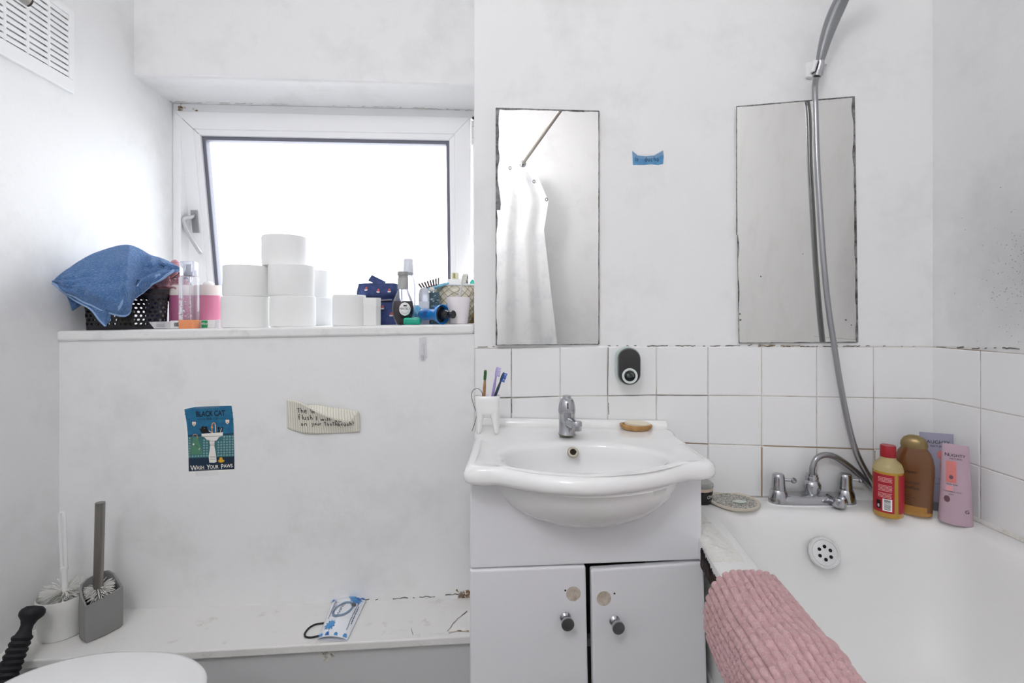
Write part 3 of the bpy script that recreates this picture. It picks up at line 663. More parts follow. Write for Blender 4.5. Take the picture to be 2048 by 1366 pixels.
for r_, t_ in ((.0135, 0), (.0175, 0), (.0185, .03), (.0145, .03), (.0135, 0)):
    q = Vector((0, 0, 1)).rotation_difference(ax_h).to_matrix(); hr.append([hx0+ax_h*(t_+.004)+q @ Vector((r_*math.cos(k), r_*math.sin(k), 0)) for k in [CR+1.15*PI*i/24 for i in range(25)]])
mb.loops(hr, False); obj('cradle', mb, PLW, hd_t, bevel=.0)
sh = thing('shower_handset', 'chrome shower handset held in the white bracket at the top edge', 'shower head', hx0)
P = smooth([pt(1640, 122, 1.389), pt(1651, 80, 1.376), pt(1665, 40, 1.36), pt(1681, 4, 1.34), pt(1700, -34, 1.312), pt(1712, -55, 1.29)], 8); m_n = len(P)
R = [.0105+.0085*math.sin(PI*min(1, k/(m_n*.62))*.62)*(1 if k < m_n*.55 else 1-.25*(k/m_n-.55)/.45) for k in range(m_n)]
obj('handle', MB().tube(P, R, 24), mat('satin_chrome', '#97989b', .22, 1.), sh)
mb = MB().tube([hx0-ax_h*.004, hx0+ax_h*.012, hx0+ax_h*.0125, hx0+ax_h*.030, P[0]], [.0115, .0105, .0095, .0105, .0105], 24); obj('ferrule', mb, CHROME, sh)
hc = P[-1]; hax = Vector((.25, -.80, -.55)).normalized(); mb = MB().lathe([(.0001, -.014), (.02, -.013), (.04, -.004), (.043, .004), (.041, .009), (.0001, .010)], hc+Vector((.012, -.01, .012)), 36, hax); obj('spray_head', mb, CHROME, sh)
pp = [(1633, 153, 1.393), (1630, 175, 1.408), (1631, 225, 1.415), (1634, 320, 1.414), (1640, 420, 1.413), (1647, 520, 1.411), (1656, 610, 1.408), (1668, 690, 1.402), (1681, 770, 1.396), (1697, 850, 1.392), (1711, 900, 1.388), (1727, 935, 1.388), (1744, 962, 1.385), (1757, 985, 1.38)]
P1 = [pt(*p) for p in pp]
P2 = [pt(1762, 996, 1.386), pt(1752, 986, 1.402), pt(1738, 968, 1.408), pt(1716, 947, 1.407), pt(1690, 926, 1.405), pt(1668, 913, 1.403), pt(1648, 910, 1.402), pt(1632, 918, 1.401), pt(1625, 934, 1.401)]
P = smooth(P1+P2, 12)+[Vector((bo.x, bo.y, bo.z+.07)), Vector((bo.x, bo.y, bo.z+.055))]
P = resample(P, .0021)
hm = MB().tube(P, [.0083 if k % 2 else .0067 for k in range(len(P))], 14); ho = obj('shower_hose', hm, HOSEM, loc=P[0], ang=180); tag(ho, 'long ribbed metal shower hose hanging across the right mirror to the bath tap', 'hose')

# ------------------------------------------------------------------ things on the bath end
def on_bath(px, Y, z=DZ): return Vector(((px-CX)/F*Y, Y, z))
c = Vector((.531, 1.408, DZ)); po = thing('cosmetic_pot', 'small black pot with white lettering behind the vanity unit', 'pot', c)
obj('pot', MB().lathe([(.0001, 0), (.028, 0), (.030, .003), (.0325, .036), (.0325, .044)], c, 36), mat('pot_black', '#17171a', .35), po)
obj('rim_band', MB().lathe([(.0328, .036), (.0332, .044), (.0328, .0445)], c, 36), mat('pot_peach', '#c9b3a4', .5), po)
obj('lid', MB().lathe([(.0338, .0445), (.0345, .047), (.034, .053), (.030, .057), (.0001, .058)], c, 36), mat('pot_lid_grey', '#8a8d88', .25, coat=.4), po)
def cylmap(c, r, a0, k=1.):                            # lettering wrapped on an upright cylinder: x along the girth, y up
    return lambda x, y, o=0.: Vector((c.x+(r+o)*math.sin(a0+x/r), c.y-(r+o)*math.cos(a0+x/r), c.z+y))
LETW = mat('lettering_white', '#f2f2f2', .6); LETK = mat('lettering_black', '#1b1b1d', .6)
mb = MB().text2('OWER', .004, .018, .0125, cylmap(c, .0318, .62), 0, .0006, shear=.25, down=False); mb.stroke2([(-.006, .011), (.014, .011)], .0012, cylmap(c, .0312, .62), 0, .0006); obj('lettering', mb, LETW, po, smooth=False)

c = on_bath(1468, 1.392); st = obj('soap_stone', MB().lathe([(.0001, 0), (.058, 0), (.0655, .004), (.067, .009), (.065, .0105), (.0585, .009), (.0575, .0075), (.0001, .0075)], c, 48), mat('stone_dish', '#cbc3b4', .7), loc=c)
tag(st, 'round grey speckled stone dish left of the bath tap', 'soap dish')
obj('speckled_top', MB().lathe([(.0578, .0078), (.0001, .0084)], c, 40), mat('stone_speckle', '#6f6e6a', .8, bump=(300, .8, .002), var=('#d0cdc4', 330, .45, .55)), st)
mb = MB().lathe([(.0001, .0085), (.016, .0085), (.018, .0105), (.012, .0125), (.0001, .013)], c+Vector((.010, -.012, 0)), 20, sx=1.1, sy=.6)
so2 = obj('soap_sliver', mb, mat('soap_green_white', '#c9d2c8', .5), loc=c); tag(so2, 'worn pale sliver of soap on the speckled stone dish', 'soap')

# red label bottle
c = on_bath(1776, 1.315); rb = thing('soap_bottle', 'yellow liquid soap bottle with red label and red cap', 'bottle', c); YEL = mat('yellow_liquid', '#c99a35', .18, trans=.25, coat=.3)
obj('bottle', MB().lathe([(.0001, 0), (.031, 0), (.0335, .004), (.0335, .118)], c, 40), YEL, rb)
obj('shoulder', MB().lathe([(.0335, .118), (.0325, .127), (.0285, .137), (.0195, .145), (.0175, .149), (.0175, .153)], c, 40), mat('frosted_plastic', '#cdbb85', .3, trans=.3), rb)
obj('cap', MB().lathe([(.0001, .150), (.0168, .150), (.0174, .152), (.0174, .180), (.0162, .183), (.0001, .183)], c, 40), mat('red_cap', '#9e1a28', .35), rb)
def label_patch(mb, c, r, a0, a1, z0, z1, mi=0, n=24, o=.0006):
    mb.grid(lambda u, v: Vector((c.x+(r+o)*math.sin(a0+(a1-a0)*u), c.y-(r+o)*math.cos(a0+(a1-a0)*u), c.z+z0+(z1-z0)*v)), n, 1, mi)
fa = .66                                               # the angle that faces the camera
mb = MB(); label_patch(mb, c, .0336, -fa-1.15, -fa+.42, .014, .112); label_patch(mb, c, .0336, -fa+.72, -fa+1.9, .014, .112); lb = obj('label', mb, mat('label_red', '#a51f2e', .4), rb)
mb = MB(); cm = cylmap(c, .0342, 0)
for blk, (zt_, nl) in enumerate([(.104, 4), (.084, 5), (.064, 4)]):
    for i in range(nl):
        x = (-fa-.62)*.0342; z = zt_-i*.0034; xe = (-fa+.30)*.0342-random.uniform(0, .003)
        while x < xe-.001:
            w = random.uniform(.001, .0035); mb.stroke2([(x, z), (min(x+w, xe), z)], .0013, cm, 0, .0003); x += w+.0008
obj('fine_print', mb, mat('print_pink', '#ecc0bf', .6), lb, smooth=False)
mb = MB(); mb.poly2c([((-fa-.32)*.0342+dx, .019+dz) for dx, dz in ((0, 0), (.020, 0), (.020, .031), (0, .031))], cm, 0, .0003)
for i in range(15):
    z = .0225+i*.0018; mb.stroke2([((-fa-.32)*.0342+.003+.002*j, z) for j in range(8)], .0006+.0007*random.random(), cm, 1, .0005)
obj('barcode', mb, [LETW, LETK], lb, smooth=False)
mb = MB(); mb.poly2c([((-fa-.75)*.0342+dx, .022+dz) for dx, dz in ((0, 0), (.011, 0), (.011, .022), (0, .022))], cm, 0, .0003); mb.text2('8', (-fa-.6)*.0342, .026, .011, cm, 1, .0005, down=False); obj('symbol_patch', mb, [mat('label_black', '#241416', .5), LETW], lb, smooth=False)

# brown bath bottle
c = on_bath(1828, 1.322); bb = thing('bath_bottle', 'flat brown translucent bath foam bottle with rounded gold cap', 'bottle', c); Rz = Matrix.Rotation(-.72, 3, 'Z')
def oval(a, b, z, n=44, e=2.4): return [c+Rz @ Vector((a*math.copysign(abs(math.cos(t))**(2/e), math.cos(t)), b*math.copysign(abs(math.sin(t))**(2/e), math.sin(t)), z)) for t in [2*PI*i/n for i in range(n)]]
BRN = mat('brown_translucent', '#7d5232', .14, trans=.22, coat=.4)
zs = [(.034, .019, 0), (.0375, .0215, .003), (.0385, .022, .012), (.040, .0225, .06), (.0425, .023, .105), (.0425, .023, .130), (.0395, .0215, .150), (.0345, .0195, .164), (.028, .018, .174), (.0265, .0175, .178)]
obj('bottle', MB().loops([oval(a, b, z) for a, b, z in zs[2:]], True, True, True), BRN, bb)
obj('base', MB().loops([oval(a, b, z) for a, b, z in [zs[0], zs[1], zs[2], (.0388, .0222, .026)]], True, True, False), mat('amber_base', '#c08a3c', .2, trans=.25, coat=.3), bb)
obj('cap', MB().loops([oval(.0280, .0185, .176), oval(.0295, .0195, .181), oval(.028, .0185, .191), oval(.022, .015, .201), oval(.012, .008, .207), oval(.002, .001, .2085)], True, True, True), mat('gold_cap', '#8e7a52', .3, .5), bb)
def ovmap(x, y, o=0.): return c+Rz @ Vector((x, -(.0236+o)*math.sqrt(max(.02, 1-(x/.0445)**2)), y))
mb = MB().text2('Cream', -.008, .112, .011, ovmap, 0, .001, down=False).text2('coconut', -.008, .084, .0125, ovmap, 0, .001, down=False).text2('coffee', -.004, .070, .0135, ovmap, 0, .001, shear=.2, down=False)
for i in range(5): mb.stroke2([(-.026, .054-i*.006), (-.026+random.uniform(.018, .03), .054-i*.006)], .0012, ovmap, 0, .001)
obj("lettering", mb, mat("lettering_brown", '#2a1a10', .6), bb, smooth=False)

# two standing tubes in the corner
def tube_thing(label, c, rot, hw0, hw1, dp, H, body, capm, cap_h, lean, texts, panel):
    t = thing('cream_tube', label, 'tube', c); R3 = Matrix.Rotation(rot, 3, 'Z') @ Matrix.Rotation(lean, 3, 'X')
    def ring(a, b, z, n=40): return [c+R3 @ Vector((a*math.cos(k), b*math.sin(k), z)) for k in [2*PI*i/n for i in range(n)]]
    if cap_h:
        obj('cap', MB().loops([ring(hw0*.80, dp*.86, 0), ring(hw0*.86, dp*.9, .002), ring(hw0*.88, dp*.92, cap_h)], True, True, True), capm, t)
    L = []
    for k in range(15):
        v = k/14; a = hw0+(hw1-hw0)*v; b = dp*(1-v**1.5)+.0016
        if k == 0: L.append(ring(a*.95, b*.93, cap_h))
        L.append(ring(a, b, cap_h+.003*(k == 0)+(H-cap_h)*v))
    obj('tube', MB().loops(L, True, True, True), body, t)
    def m(x, y, o=0.):
        v = (y-cap_h)/(H-cap_h); a = hw0+(hw1-hw0)*v; b = dp*(1-max(0, v)**1.5)+.0016
        return c+R3 @ Vector((x, -(b*math.sqrt(max(.03, 1-(x/(a*1.02))**2))+.0006+o), y))
    mb = MB()
    for pts, mi in panel: mb.poly2c(pts, m, mi, .0)
    obj('print', mb, [mat('print_coral', '#cf7a76', .5), mat('print_coral_light', '#d99a9c', .5), mat('print_plum', '#6a4a55', .5)], t, smooth=False)
    mb = MB()
    for s, x, y, sz in texts: mb.text2(s, x, y, sz, m, 0, .0004, down=False)
    obj('lettering', mb, LETK, t, smooth=False)
    return t
def R_(x0, y0, x1, y1): return [(x0, y0), (x1, y0), (x1, y1), (x0, y1)]
cL = on_bath(1875, 1.345); cL.x = 1.147; cL.y = 1.352
tube_thing('lilac squeeze tube with grey cap standing behind the pink tube', cL, -.42, .030, .037, .017, .206, mat('tube_lilac', '#a09eb2', .35, coat=.2), mat('tube_cap_grey', '#6d6e72', .4), .024, 0.,
           [('NAUGHTY', -.002, .178, .0125), ('NATURAL', .002, .169, .0075), ('body scrub', .012, .085, .005), ('CLEANSER AND', .010, .072, .0045), ('SCRUB', .014, .064, .0045)],
           [(ell(.006, .150, .007, .011), 0), (ell(.012, .138, .006, .008), 0), (ell(.008, .120, .004, .010), 0), (ell(.014, .112, .006, .008), 0), (R_(.008, .076, .022, .082), 1)])
cP = on_bath(1909, 1.262); cP.x = 1.119
tube_thing('pale pink squeeze tube standing on its wide end at the right wall', cP, -.72, .034, .0255, .019, .198, mat('tube_pink', '#b79fab', .35, coat=.2), PLW, 0.0, 0.,
           [('N', -.0165, .168, .0115), ('UGHTY', .003, .168, .0095), ('NATURAL', .001, .161, .0055), ('body wash', -.006, .098, .005), ('CLEANSING AND', -.006, .080, .0045), ('SOFT', -.008, .073, .0042), ('G', .022, .033, .012)],
           [(R_(-.018, .103, .002, .156), 0), (R_(-.018, .083, -.004, .095), 1), (ell(-.008, .117, .004, .005), 2), (ell(-.016, .062, .006, .008), 2)])

# ------------------------------------------------------------------ pink bath mat over the edge
prof = smooth([(-.034, .535), (-.033, .575), (-.028, .615), (-.018, .640), (.004, .659), (.035, .662), (.062, .661), (.085, .653), (.099, .632), (.108, .595), (.114, .55), (.120, .50)], 10)
prof2 = resample([Vector((a, b)) for a, b in prof], .0015); NP = len(prof2)-1
YM0, YM1 = .985, .33; NV = 430; CW, CL_ = .0125, .020
def matpt(i, v):
    p = prof2[i]; s = i*.0015; y = YM0+(YM1-YM0)*v; L_ = (YM0-YM1)*v
    t = (prof2[min(i+1, NP)]-prof2[max(i-1, 0)]).normalized(); n2 = Vector((-t.y, t.x))
    cor = 0.
    q = s+.004*nz(L_*9, s*5, 1.5); ll = L_+.012*nz(s*7, L_*5, 7.)+.02*s
    if L_ > .17: ll += .03*math.exp(-((L_-.24)/.06)**2)*math.sin(s*22)
    row = math.floor(q/CW); fx = q/CW-row; fy = (ll/CL_+.5*(row % 2)+.17*math.sin(row*2.3)); fy -= math.floor(fy)
    ex, ey = abs(fx-.5)*2, abs(fy-.5)*2
    b = max(0., 1-ex**3.2)**.5*(max(0., 1-ey**3.0)**.5*.62+.38)
    edge = min(1, L_/.012, s/.012, (NP*.0015-s)/.012)
    h = (.0000+.0105*b)*max(.0, edge)**.5+.0035*max(0, edge)
    fold = .005*math.exp(-((L_-.20-.10*s)/.022)**2)*(1 if s > .09 else s/.09)
    wob = .002*nz(s*11, L_*8, 3)
    h += fold+wob
    base = Vector((bl(y)+p.x+n2.x*h+.02*L_*(s/.5-.05), y, p.y+n2.y*h))
    # rounded far corners
    cr = max(0., 1-s/.06); cr2 = max(0., 1-(NP*.0015-s)/.08)
    base.y -= .045*cr**2*(1-min(1, L_/.2))+.05*cr2**2*(1-min(1, L_/.2)); return base
NU = NP
mb = MB(); mb.grid(lambda u, v: matpt(int(round(u*NU)), v), NU, NV)
mt = obj('bath_mat', mb, CHEN, loc=(.5, .6, .66), ang=180); tag(mt, 'dusty pink chunky chenille bath mat draped over the bath edge', 'bath mat')

# ================================================================== TOILET, PLUNGER, BRUSHES
TC = Vector((-.802, .86, 0)); wc = thing('toilet', 'white toilet with closed lid in the bottom left corner', 'toilet', TC)
half = [(0, 1.077), (.045, 1.0765), (.085, 1.070), (.125, 1.056), (.160, 1.036), (.188, 1.008), (.203, .972), (.208, .92), (.206, .86), (.196, .79), (.172, .715), (.128, .655), (.07, .622), (0, .612)]
lo = smooth([(x, y) for x, y in half]+[(-x, y) for x, y in half[-2:0:-1]], 5, True)
def lloop(f, z, dy=0.): return [Vector((TC.x+p.x*f, .86+(p.y-.86)*f+dy, z)) for p in lo]
LM = mat('toilet_lid_white', '#eeeeee', .22, coat=.2)
obj('lid', MB().loops([lloop(.93, .430), lloop(.992, .431), lloop(1, .436), lloop(.997, .443), lloop(.985, .4475), lloop(.95, .4495), lloop(.5, .4515), lloop(.05, .452)], True, True, True), LM, wc, ang=60)
obj('seat', MB().loops([lloop(.6, .412), lloop(.97, .411), lloop(.99, .416), lloop(.985, .425), lloop(.96, .429), lloop(.6, .429)], True), LM, wc)
obj('pan', MB().loops([lloop(.58, 0, .06), lloop(.56, .05, .06), lloop(.58, .18, .05), lloop(.78, .30, .03), lloop(.93, .37, .01), lloop(.955, .40), lloop(.94, .409), lloop(.6, .409)], True, True, True), CERAM, wc)
# plunger
a = pt(66, 1222, 1.245); b = pt(0, 1384, 1.16); dn = (b-a).normalized(); pl = thing('plunger', 'black ribbed-handled plunger leaning in the corner left of the toilet', 'plunger', a+dn*.45)
prf = [(.0001, -.012), (.016, -.0105), (.024, -.004), (.0262, .003), (.025, .010), (.0165, .020), (.0128, .030), (.0130, .040), (.0165, .050)]
z = .052
for k in range(13): prf += [(.0195+.0004*k, z), (.0212+.0004*k, z+.004), (.0195+.0004*k, z+.008), (.0178+.0004*k, z+.0105)]; z += .0125
prf += [(.027, z+.004), (.028, z+.022), (.013, z+.03), (.0125, z+.10), (.0001, z+.10)]
obj('handle', MB().lathe(prf, a, 28, dn), BLACKR, pl)
zc = (a.z-.02)/-dn.z; zc = z+.10
cpos = a+dn*zc; mb = MB().lathe([(.012, -.0), (.02, .01), (.045, .03), (.06, .06), (.062, cpos.z/1-.004 if cpos.z > .07 else .075), (.056, .07), (.02, .03), (.0001, .02)], cpos, 32, dn); obj('suction_cup', mb, BLACKR, pl)

# white brush set
c = Vector((-1.206, 1.345, LZ)); c.x = max(c.x, wall_left_x(1.345)+.062); b1 = thing('toilet_brush', 'white plastic toilet brush with loop handle in white pot at the left wall', 'toilet brush', c)
obj('pot', MB().lathe([(.0001, 0), (.048, 0), (.052, .004), (.0555, .050), (.0575, .100), (.055, .104), (.053, .100), (.048, .012), (.0001, .01)], c, 44), PLWG, b1)
def bristle_ball(c, r, h, n, up=.2):
    mb = MB()
    for i in range(n):
        a = random.random()*2*PI; z = random.uniform(-.5, .5)*h; d = Vector((math.cos(a), math.sin(a), random.uniform(-.1, up+.35))).normalized(); rr = r*random.uniform(.85, 1.02)
        p = c+Vector((0, 0, z))+d*.006; q = c+Vector((0, 0, z))+d*rr; q.z -= .004*random.random(); mb.tube([p, p.lerp(q, .6)+Vector((0, 0, .003)), q], .0009, 4)
    return mb
BRI = mat('bristle_white', '#e4e3df', .7)
br1 = obj('bristles', bristle_ball(c+Vector((0, 0, .098)), .052, .03, 260), BRI, b1)
ht = pt(124, 1025, c.y-.0); hb_ = c+Vector((.004, 0, .10)); ht.y = c.y; axh = (ht-hb_).normalized(); Lh = (ht-hb_).length; sx_ = axh.cross(Vector((0, 1, 0))).normalized()
mb = MB(); mb.tube([hb_, hb_+axh*Lh*.32], .0065, 12); mb.tube([hb_+axh*Lh*.30, hb_+axh*Lh*.335], .009, 12)
lp = smooth([hb_+axh*Lh*.33-sx_*.006, hb_+axh*Lh*.6-sx_*.0065, hb_+axh*Lh*.95-sx_*.0065, ht, hb_+axh*Lh*.95+sx_*.0065, hb_+axh*Lh*.6+sx_*.0065, hb_+axh*Lh*.33+sx_*.006], 6); mb.tube(lp, .0038, 10)
obj('handle', mb, PLW, b1)
# grey brush set
A0 = at_z(171, 1288, LZ+.002); A1 = at_z(246, 1252, LZ+.002); A0.z = A1.z = LZ; ex = (A1-A0).normalized(); ey = Vector((-ex.y, ex.x, 0)); wdt = (A1-A0).length
cc = (A0+A1)/2+ey*.030; b2 = thing('toilet_brush', 'steel-handled toilet brush in grey slant-topped holder on the ledge', 'toilet brush', cc); GRY = mat('holder_grey', '#8b8a89', .45)
def gpoly(z0, z1, tilt):                               # plan: flat front, rounded back
    P = [(0, 0), (.25, -.004), (.5, -.006), (.75, -.004), (1, 0)]; P = [(a*wdt, b) for a, b in P]; P += [(wdt, .024), (wdt*.97, .040), (wdt*.88, .052), (wdt*.7, .058), (wdt*.3, .058), (wdt*.12, .052), (wdt*.03, .040), (0, .024)]
    return [(A0+ex*a+ey*b, a, b) for a, b in P]
PL = gpoly(0, 0, 0); Hf = .098
def sl(ins, zf):                                       # one ring of the holder, inset by ins
    mid = A0+ex*wdt/2+ey*.028; out_ = []
    for p, a, b in PL:
        q = p+(mid-p).normalized()*ins; out_.append(Vector((q.x, q.y, zf(a, b))))
    return out_
top = lambda a, b: LZ+Hf+.012*a/wdt+max(0, b-.004)*.80
ho_ = MB().loops([sl(.006, lambda a, b: LZ), sl(0, lambda a, b: LZ+.006), sl(-.001, lambda a, b: (LZ+top(a, b))/2), sl(0, top), sl(.005, top), sl(.006, lambda a, b: LZ+.02)], True, True, True)
obj('holder', ho_, GRY, b2, ang=50)
obj('bristles', bristle_ball(cc+Vector((0, 0, .105)), .036, .03, 300), BRI, b2)
rt = pt(200.5, 1005, cc.y-.004); rb0 = cc+Vector((.0, -.004, .09)); mb = MB().tube([rb0, rt], .0112, 24); obj('handle', mb, STEEL, b2, ang=50)

# ================================================================== LEDGE ITEMS
q = [at_z(665, 1199, LZ+.006), at_z(733, 1196, LZ+.006), at_z(694, 1279, LZ+.006), at_z(635, 1277, LZ+.006)]
def wipe_pt(a, b, o=0.):                               # a across, b from back to front
    p = q[0].lerp(q[1], a).lerp(q[3].lerp(q[2], a), b); e = (max(0, math.sin(PI*min(1, max(0, a))))**.55)*(max(0, math.sin(PI*(.06+.88*min(1, max(0, b)))))**.5)
    p = p.copy(); p.z = LZ+.0035+.022*e*(1+.12*nz(a*4, b*5, 2))+o; return p
wp = thing('wet_wipes', 'small white pack of wet wipes with blue flowers on the low ledge', 'wipes', (q[0]+q[2])/2)
mb = MB(); mb.grid(lambda a, b: wipe_pt(a, b), 16, 22)
def wbot(a, b): p = wipe_pt(a, b); p.z = LZ+.001; return p
mb.grid(lambda a, b: wbot(1-a, b), 2, 2); obj('pack', mb, mat('pack_film', '#eceff4', .25, coat=.4, bump=(40, .4, .004)), wp)
def splat(cx, cy, r, n=11): return [(cx+r*(1 if k % 2 else .62)*random.uniform(.8, 1.1)*math.cos(PI*k/n), cy+.62*r*(1 if k % 2 else .62)*random.uniform(.8, 1.1)*math.sin(PI*k/n)) for k in range(2*n)]
wm = lambda x, y, o=0.: wipe_pt(x, y, .0012+o); mb = MB()
for cx, cy, r in ((.78, .16, .20), (.62, .06, .14), (.93, .05, .07), (.30, .80, .20), (.08, .97, .10), (.60, .97, .08), (.9, .96, .09), (.04, .07, .08), (.30, .97, .09)): 
    P_ = [(min(.985, max(.015, x)), min(.985, max(.015, y))) for x, y in splat(cx, cy, r)]; ct = (min(.97, cx), min(.97, cy)); vs = [wm(*ct, .0003)]+[wm(x, y) for x, y in P_]; mb.add(vs, [(0, i+1, (i+1) % len(P_)+1) for i in range(len(P_))])
obj('flower_print', mb, mat('print_blue', '#4d97d0', .4, var=('#2f62ad', 40, .5, .62)), wp, smooth=False)
mb = MB(); E_ = ell(.52, .45, .27, .17, 30, -.35); mb.stroke2(E_+[E_[0]], .055, wm, 0, .0006); mb.poly2(ell(.78, .31, .07, .05, 10), wm, 1, .0008); obj('opening_ring', mb, [mat('print_slate', '#7b93ab', .4), mat('print_grey', '#5b5c60', .5)], wp, smooth=False)
mb = MB()
for xx, y0, y1, w in ((.16, .12, .62, .028), (.21, .2, .55, .02), (.26, .3, .6, .02), (.88, .2, .85, .02), (.93, .3, .72, .02)):
    y = y0
    while y < y1: d = random.uniform(.008, .03); mb.stroke2([(xx+.02*random.random(), y), (xx, y+d)], w, wm, 0, .0008); y += d+.008
mb.text2('WIPES', .5, .47, .12, wm, 0, .0008, rot=-1.35); obj('lettering', mb, mat('print_navy_grey', '#4c5a76', .5), wp, smooth=False)
P = smooth([at_z(641, 1247, LZ+.003), at_z(630, 1249, LZ+.003), at_z(618, 1256, LZ+.003), at_z(610, 1266, LZ+.003), at_z(611, 1273, LZ+.003), at_z(620, 1275, LZ+.003), at_z(632, 1273, LZ+.003), at_z(652, 1268, LZ+.0035), at_z(668, 1258, LZ+.0035), at_z(666, 1250, LZ+.0035), at_z(655, 1246, LZ+.003)], 6, True)
ht_ = obj('hair_tie', MB().tube(P+[P[0]], .0024, 10), BLACK, loc=P[0]); tag(ht_, 'black elastic hair tie half under the pack of wet wipes', 'hair tie')
def on_riser(px, py, off=0.):
    u = (px-CX)/F; X = u*(1.327+.014+.1114*.0875)/(1-.0875*u); Y = X/u; return pt(px, py, Y)+Vector((.0875, -1, 0)).normalized()*off
mb = MB(); pts = [(620, 1290), (650, 1286), (672, 1293), (668, 1308), (655, 1323), (648, 1320)]
a_ = [on_riser(x, y, .0005) for x, y in pts]; b_ = [on_riser(x, y, .0014+.0012*random.random()) for x, y in pts]; mb.slab(a_[::-1], b_[::-1])
for k in range(9):
    x0, y0 = random.uniform(632, 662), random.uniform(1292, 1308); mb.stroke2([(x0, y0), (x0+random.uniform(4, 12), y0+random.uniform(2, 8))], .8, on_riser, 1, .0032)
ts = obj('tape_scrap', mb, [mat('tape_yellowed', '#d4d2cb', .5, var=('#a8a69f', 90, .5, .6)), CRACK], loc=a_[0], smooth=False); tag(ts, 'torn scrap of yellowed tape on the grey panel below the wet wipes', 'tape')

# ================================================================== PAPERS ON THE BOXING
def pz(x, y, off=0.): return on_left(360+x/8.04, 790+y/8.04, .0012+off)
po_ = thing('cat_poster', 'small blue poster of a black cat in a washbasin taped on the wall', 'poster', on_left(420, 878, 0))
def curl(x, y): return .0028*max(0, (150-y)/150)**2*(1-x/500 if x < 500 else .1)
def pzc(x, y, off=0.): return pz(x, y, off+.0012)
mb = MB(); sh_ = [(60, 205), (250, 172), (500, 158), (848, 150), (870, 400), (885, 700), (905, 1225), (700, 1235), (400, 1248), (135, 1260)]
a_ = [pz(x, y, 0) for x, y in sh_]; b_ = [pz(x, y, .001) for x, y in sh_]; mb.slab(a_[::-1], b_[::-1]); obj('sheet', mb, PAPER, po_, smooth=False)
pm = [mat('art_blue', '#1f6f96', .5, var=('#1a5f86', 60, .4, .6)), mat('art_tile', '#3c6f74', .5), mat('art_navy', '#11293f', .5), mat('art_white', '#e9e6df', .5), mat('art_black', '#121114', .5), mat('art_orange', '#d99a5a', .5), mat('art_yellow', '#d7a51e', .5), mat('art_green', '#4f8468', .5), mat('art_pale', '#8fb7ba', .5), mat('art_teal', '#123f55', .5)]
mb = MB(); pl_ = lambda P_, mi, o: mb.poly2(P_, pz, mi, o)
pl_([(78, 228), (250, 190), (500, 178), (835, 170), (858, 330), (868, 470), (872, 625), (135, 660), (118, 470)], 0, .0013)
pl_([(135, 660), (872, 625), (882, 985), (145, 1012)], 1, .0013); pl_([(145, 1012), (882, 985), (882, 1188), (148, 1226)], 2, .0013)
pl_([(135, 640), (872, 608), (872, 636), (135, 668)], 9, .0014)
for i in range(16):                                    # patterned tiles
    for j in range(8):
        x = 165+46*i; y = 690-.036*(x-135)+42*j
        if x > 865: continue
        if 180 < x < 360 and 680 < y < 945: continue
        if 350 < x < 690 and y < 720: continue
        if 480 < x < 590: continue
        if (i+j) % 2: pl_(ell(x, y, 15, 13, 10), 8, .0015); pl_(ell(x, y, 7, 6, 8), 9, .0016)
        else: pl_([(x, y-19), (x+8, y-5), (x+20, y), (x+8, y+5), (x, y+19), (x-8, y+5), (x-20, y), (x-8, y-5)], 8, .0015)
pl_([(225, 680), (290, 668), (345, 830), (370, 935), (300, 950), (160, 950), (185, 820)], 7, .0017); mb.stroke2([(215, 670), (225, 635), (260, 625), (285, 645), (288, 690)], 9, pz, 5, .0018); pl_(ell(228, 788, 14, 16, 8), 3, .0019); mb.stroke2([(245, 790), (295, 838)], 4, pz, 2, .0019); pl_([(315, 855), (332, 850), (330, 862), (322, 865), (320, 880), (312, 878)], 3, .0019)
for x, y in ((235, 462), (770, 430)):
    pl_([(x-32, y-35), (x+32, y-37), (x+27, y+10), (x, y+38), (x-27, y+12)], 3, .0017); pl_(ell(x, y+10, 14, 18, 10), 5, .0018); mb.stroke2([(x-40, y-40), (x+40, y-42)], 8, pz, 4, .0019)
# cat lying in the basin: head with ears, chest, paws, tail
pl_([(315, 525), (345, 545), (352, 515), (375, 490), (388, 510), (420, 500), (445, 505), (450, 545), (470, 575), (510, 600), (360, 615), (335, 570)], 4, .0016); pl_(ell(400, 535, 7, 5, 8), 5, .0018)
mb.stroke2([(470, 570), (500, 592), (540, 600)], 12, pz, 3, .0016)
pl_([(612, 520), (630, 505), (648, 520), (642, 550), (655, 575), (665, 520), (690, 505), (702, 530), (690, 580), (660, 602), (600, 605), (625, 570)], 4, .0016); mb.stroke2([(655, 590), (668, 560), (680, 530)], 8, pz, 3, .0017)
mb.stroke2([(525, 610), (520, 500), (530, 455), (552, 440), (572, 455), (580, 500), (580, 600)], 13, pz, 5, .0018); mb.stroke2([(576, 470), (580, 590)], 9, pz, 3, .0019); pl_(ell(524, 515, 20, 14, 8), 5, .0019)
pl_([(355, 620), (700, 595), (695, 655), (640, 668), (600, 725), (545, 742), (500, 742), (440, 715), (395, 670), (358, 660)], 3, .0019); mb.stroke2([(360, 668), (690, 652)], 5, pz, 4, .002); mb.stroke2([(455, 715), (520, 742), (590, 732)], 5, pz, 4, .002)
pl_([(482, 742), (566, 738), (562, 820), (578, 900), (592, 1000), (598, 1070), (560, 1085), (480, 1082), (470, 980), (486, 880), (492, 810)], 3, .0018)
for y in (782, 806, 985, 1003, 1030): mb.stroke2([(488, y+3), (580, y)], 4, pz, 4, .002)
pl_(ell(668, 1055, 46, 28, 14), 6, .0018); pl_(ell(668, 1018, 26, 22, 12), 6, .0018); pl_([(625, 1050), (640, 1045), (642, 1060)], 6, .0018); pl_([(700, 1035), (725, 1045), (715, 1070)], 6, .0018)
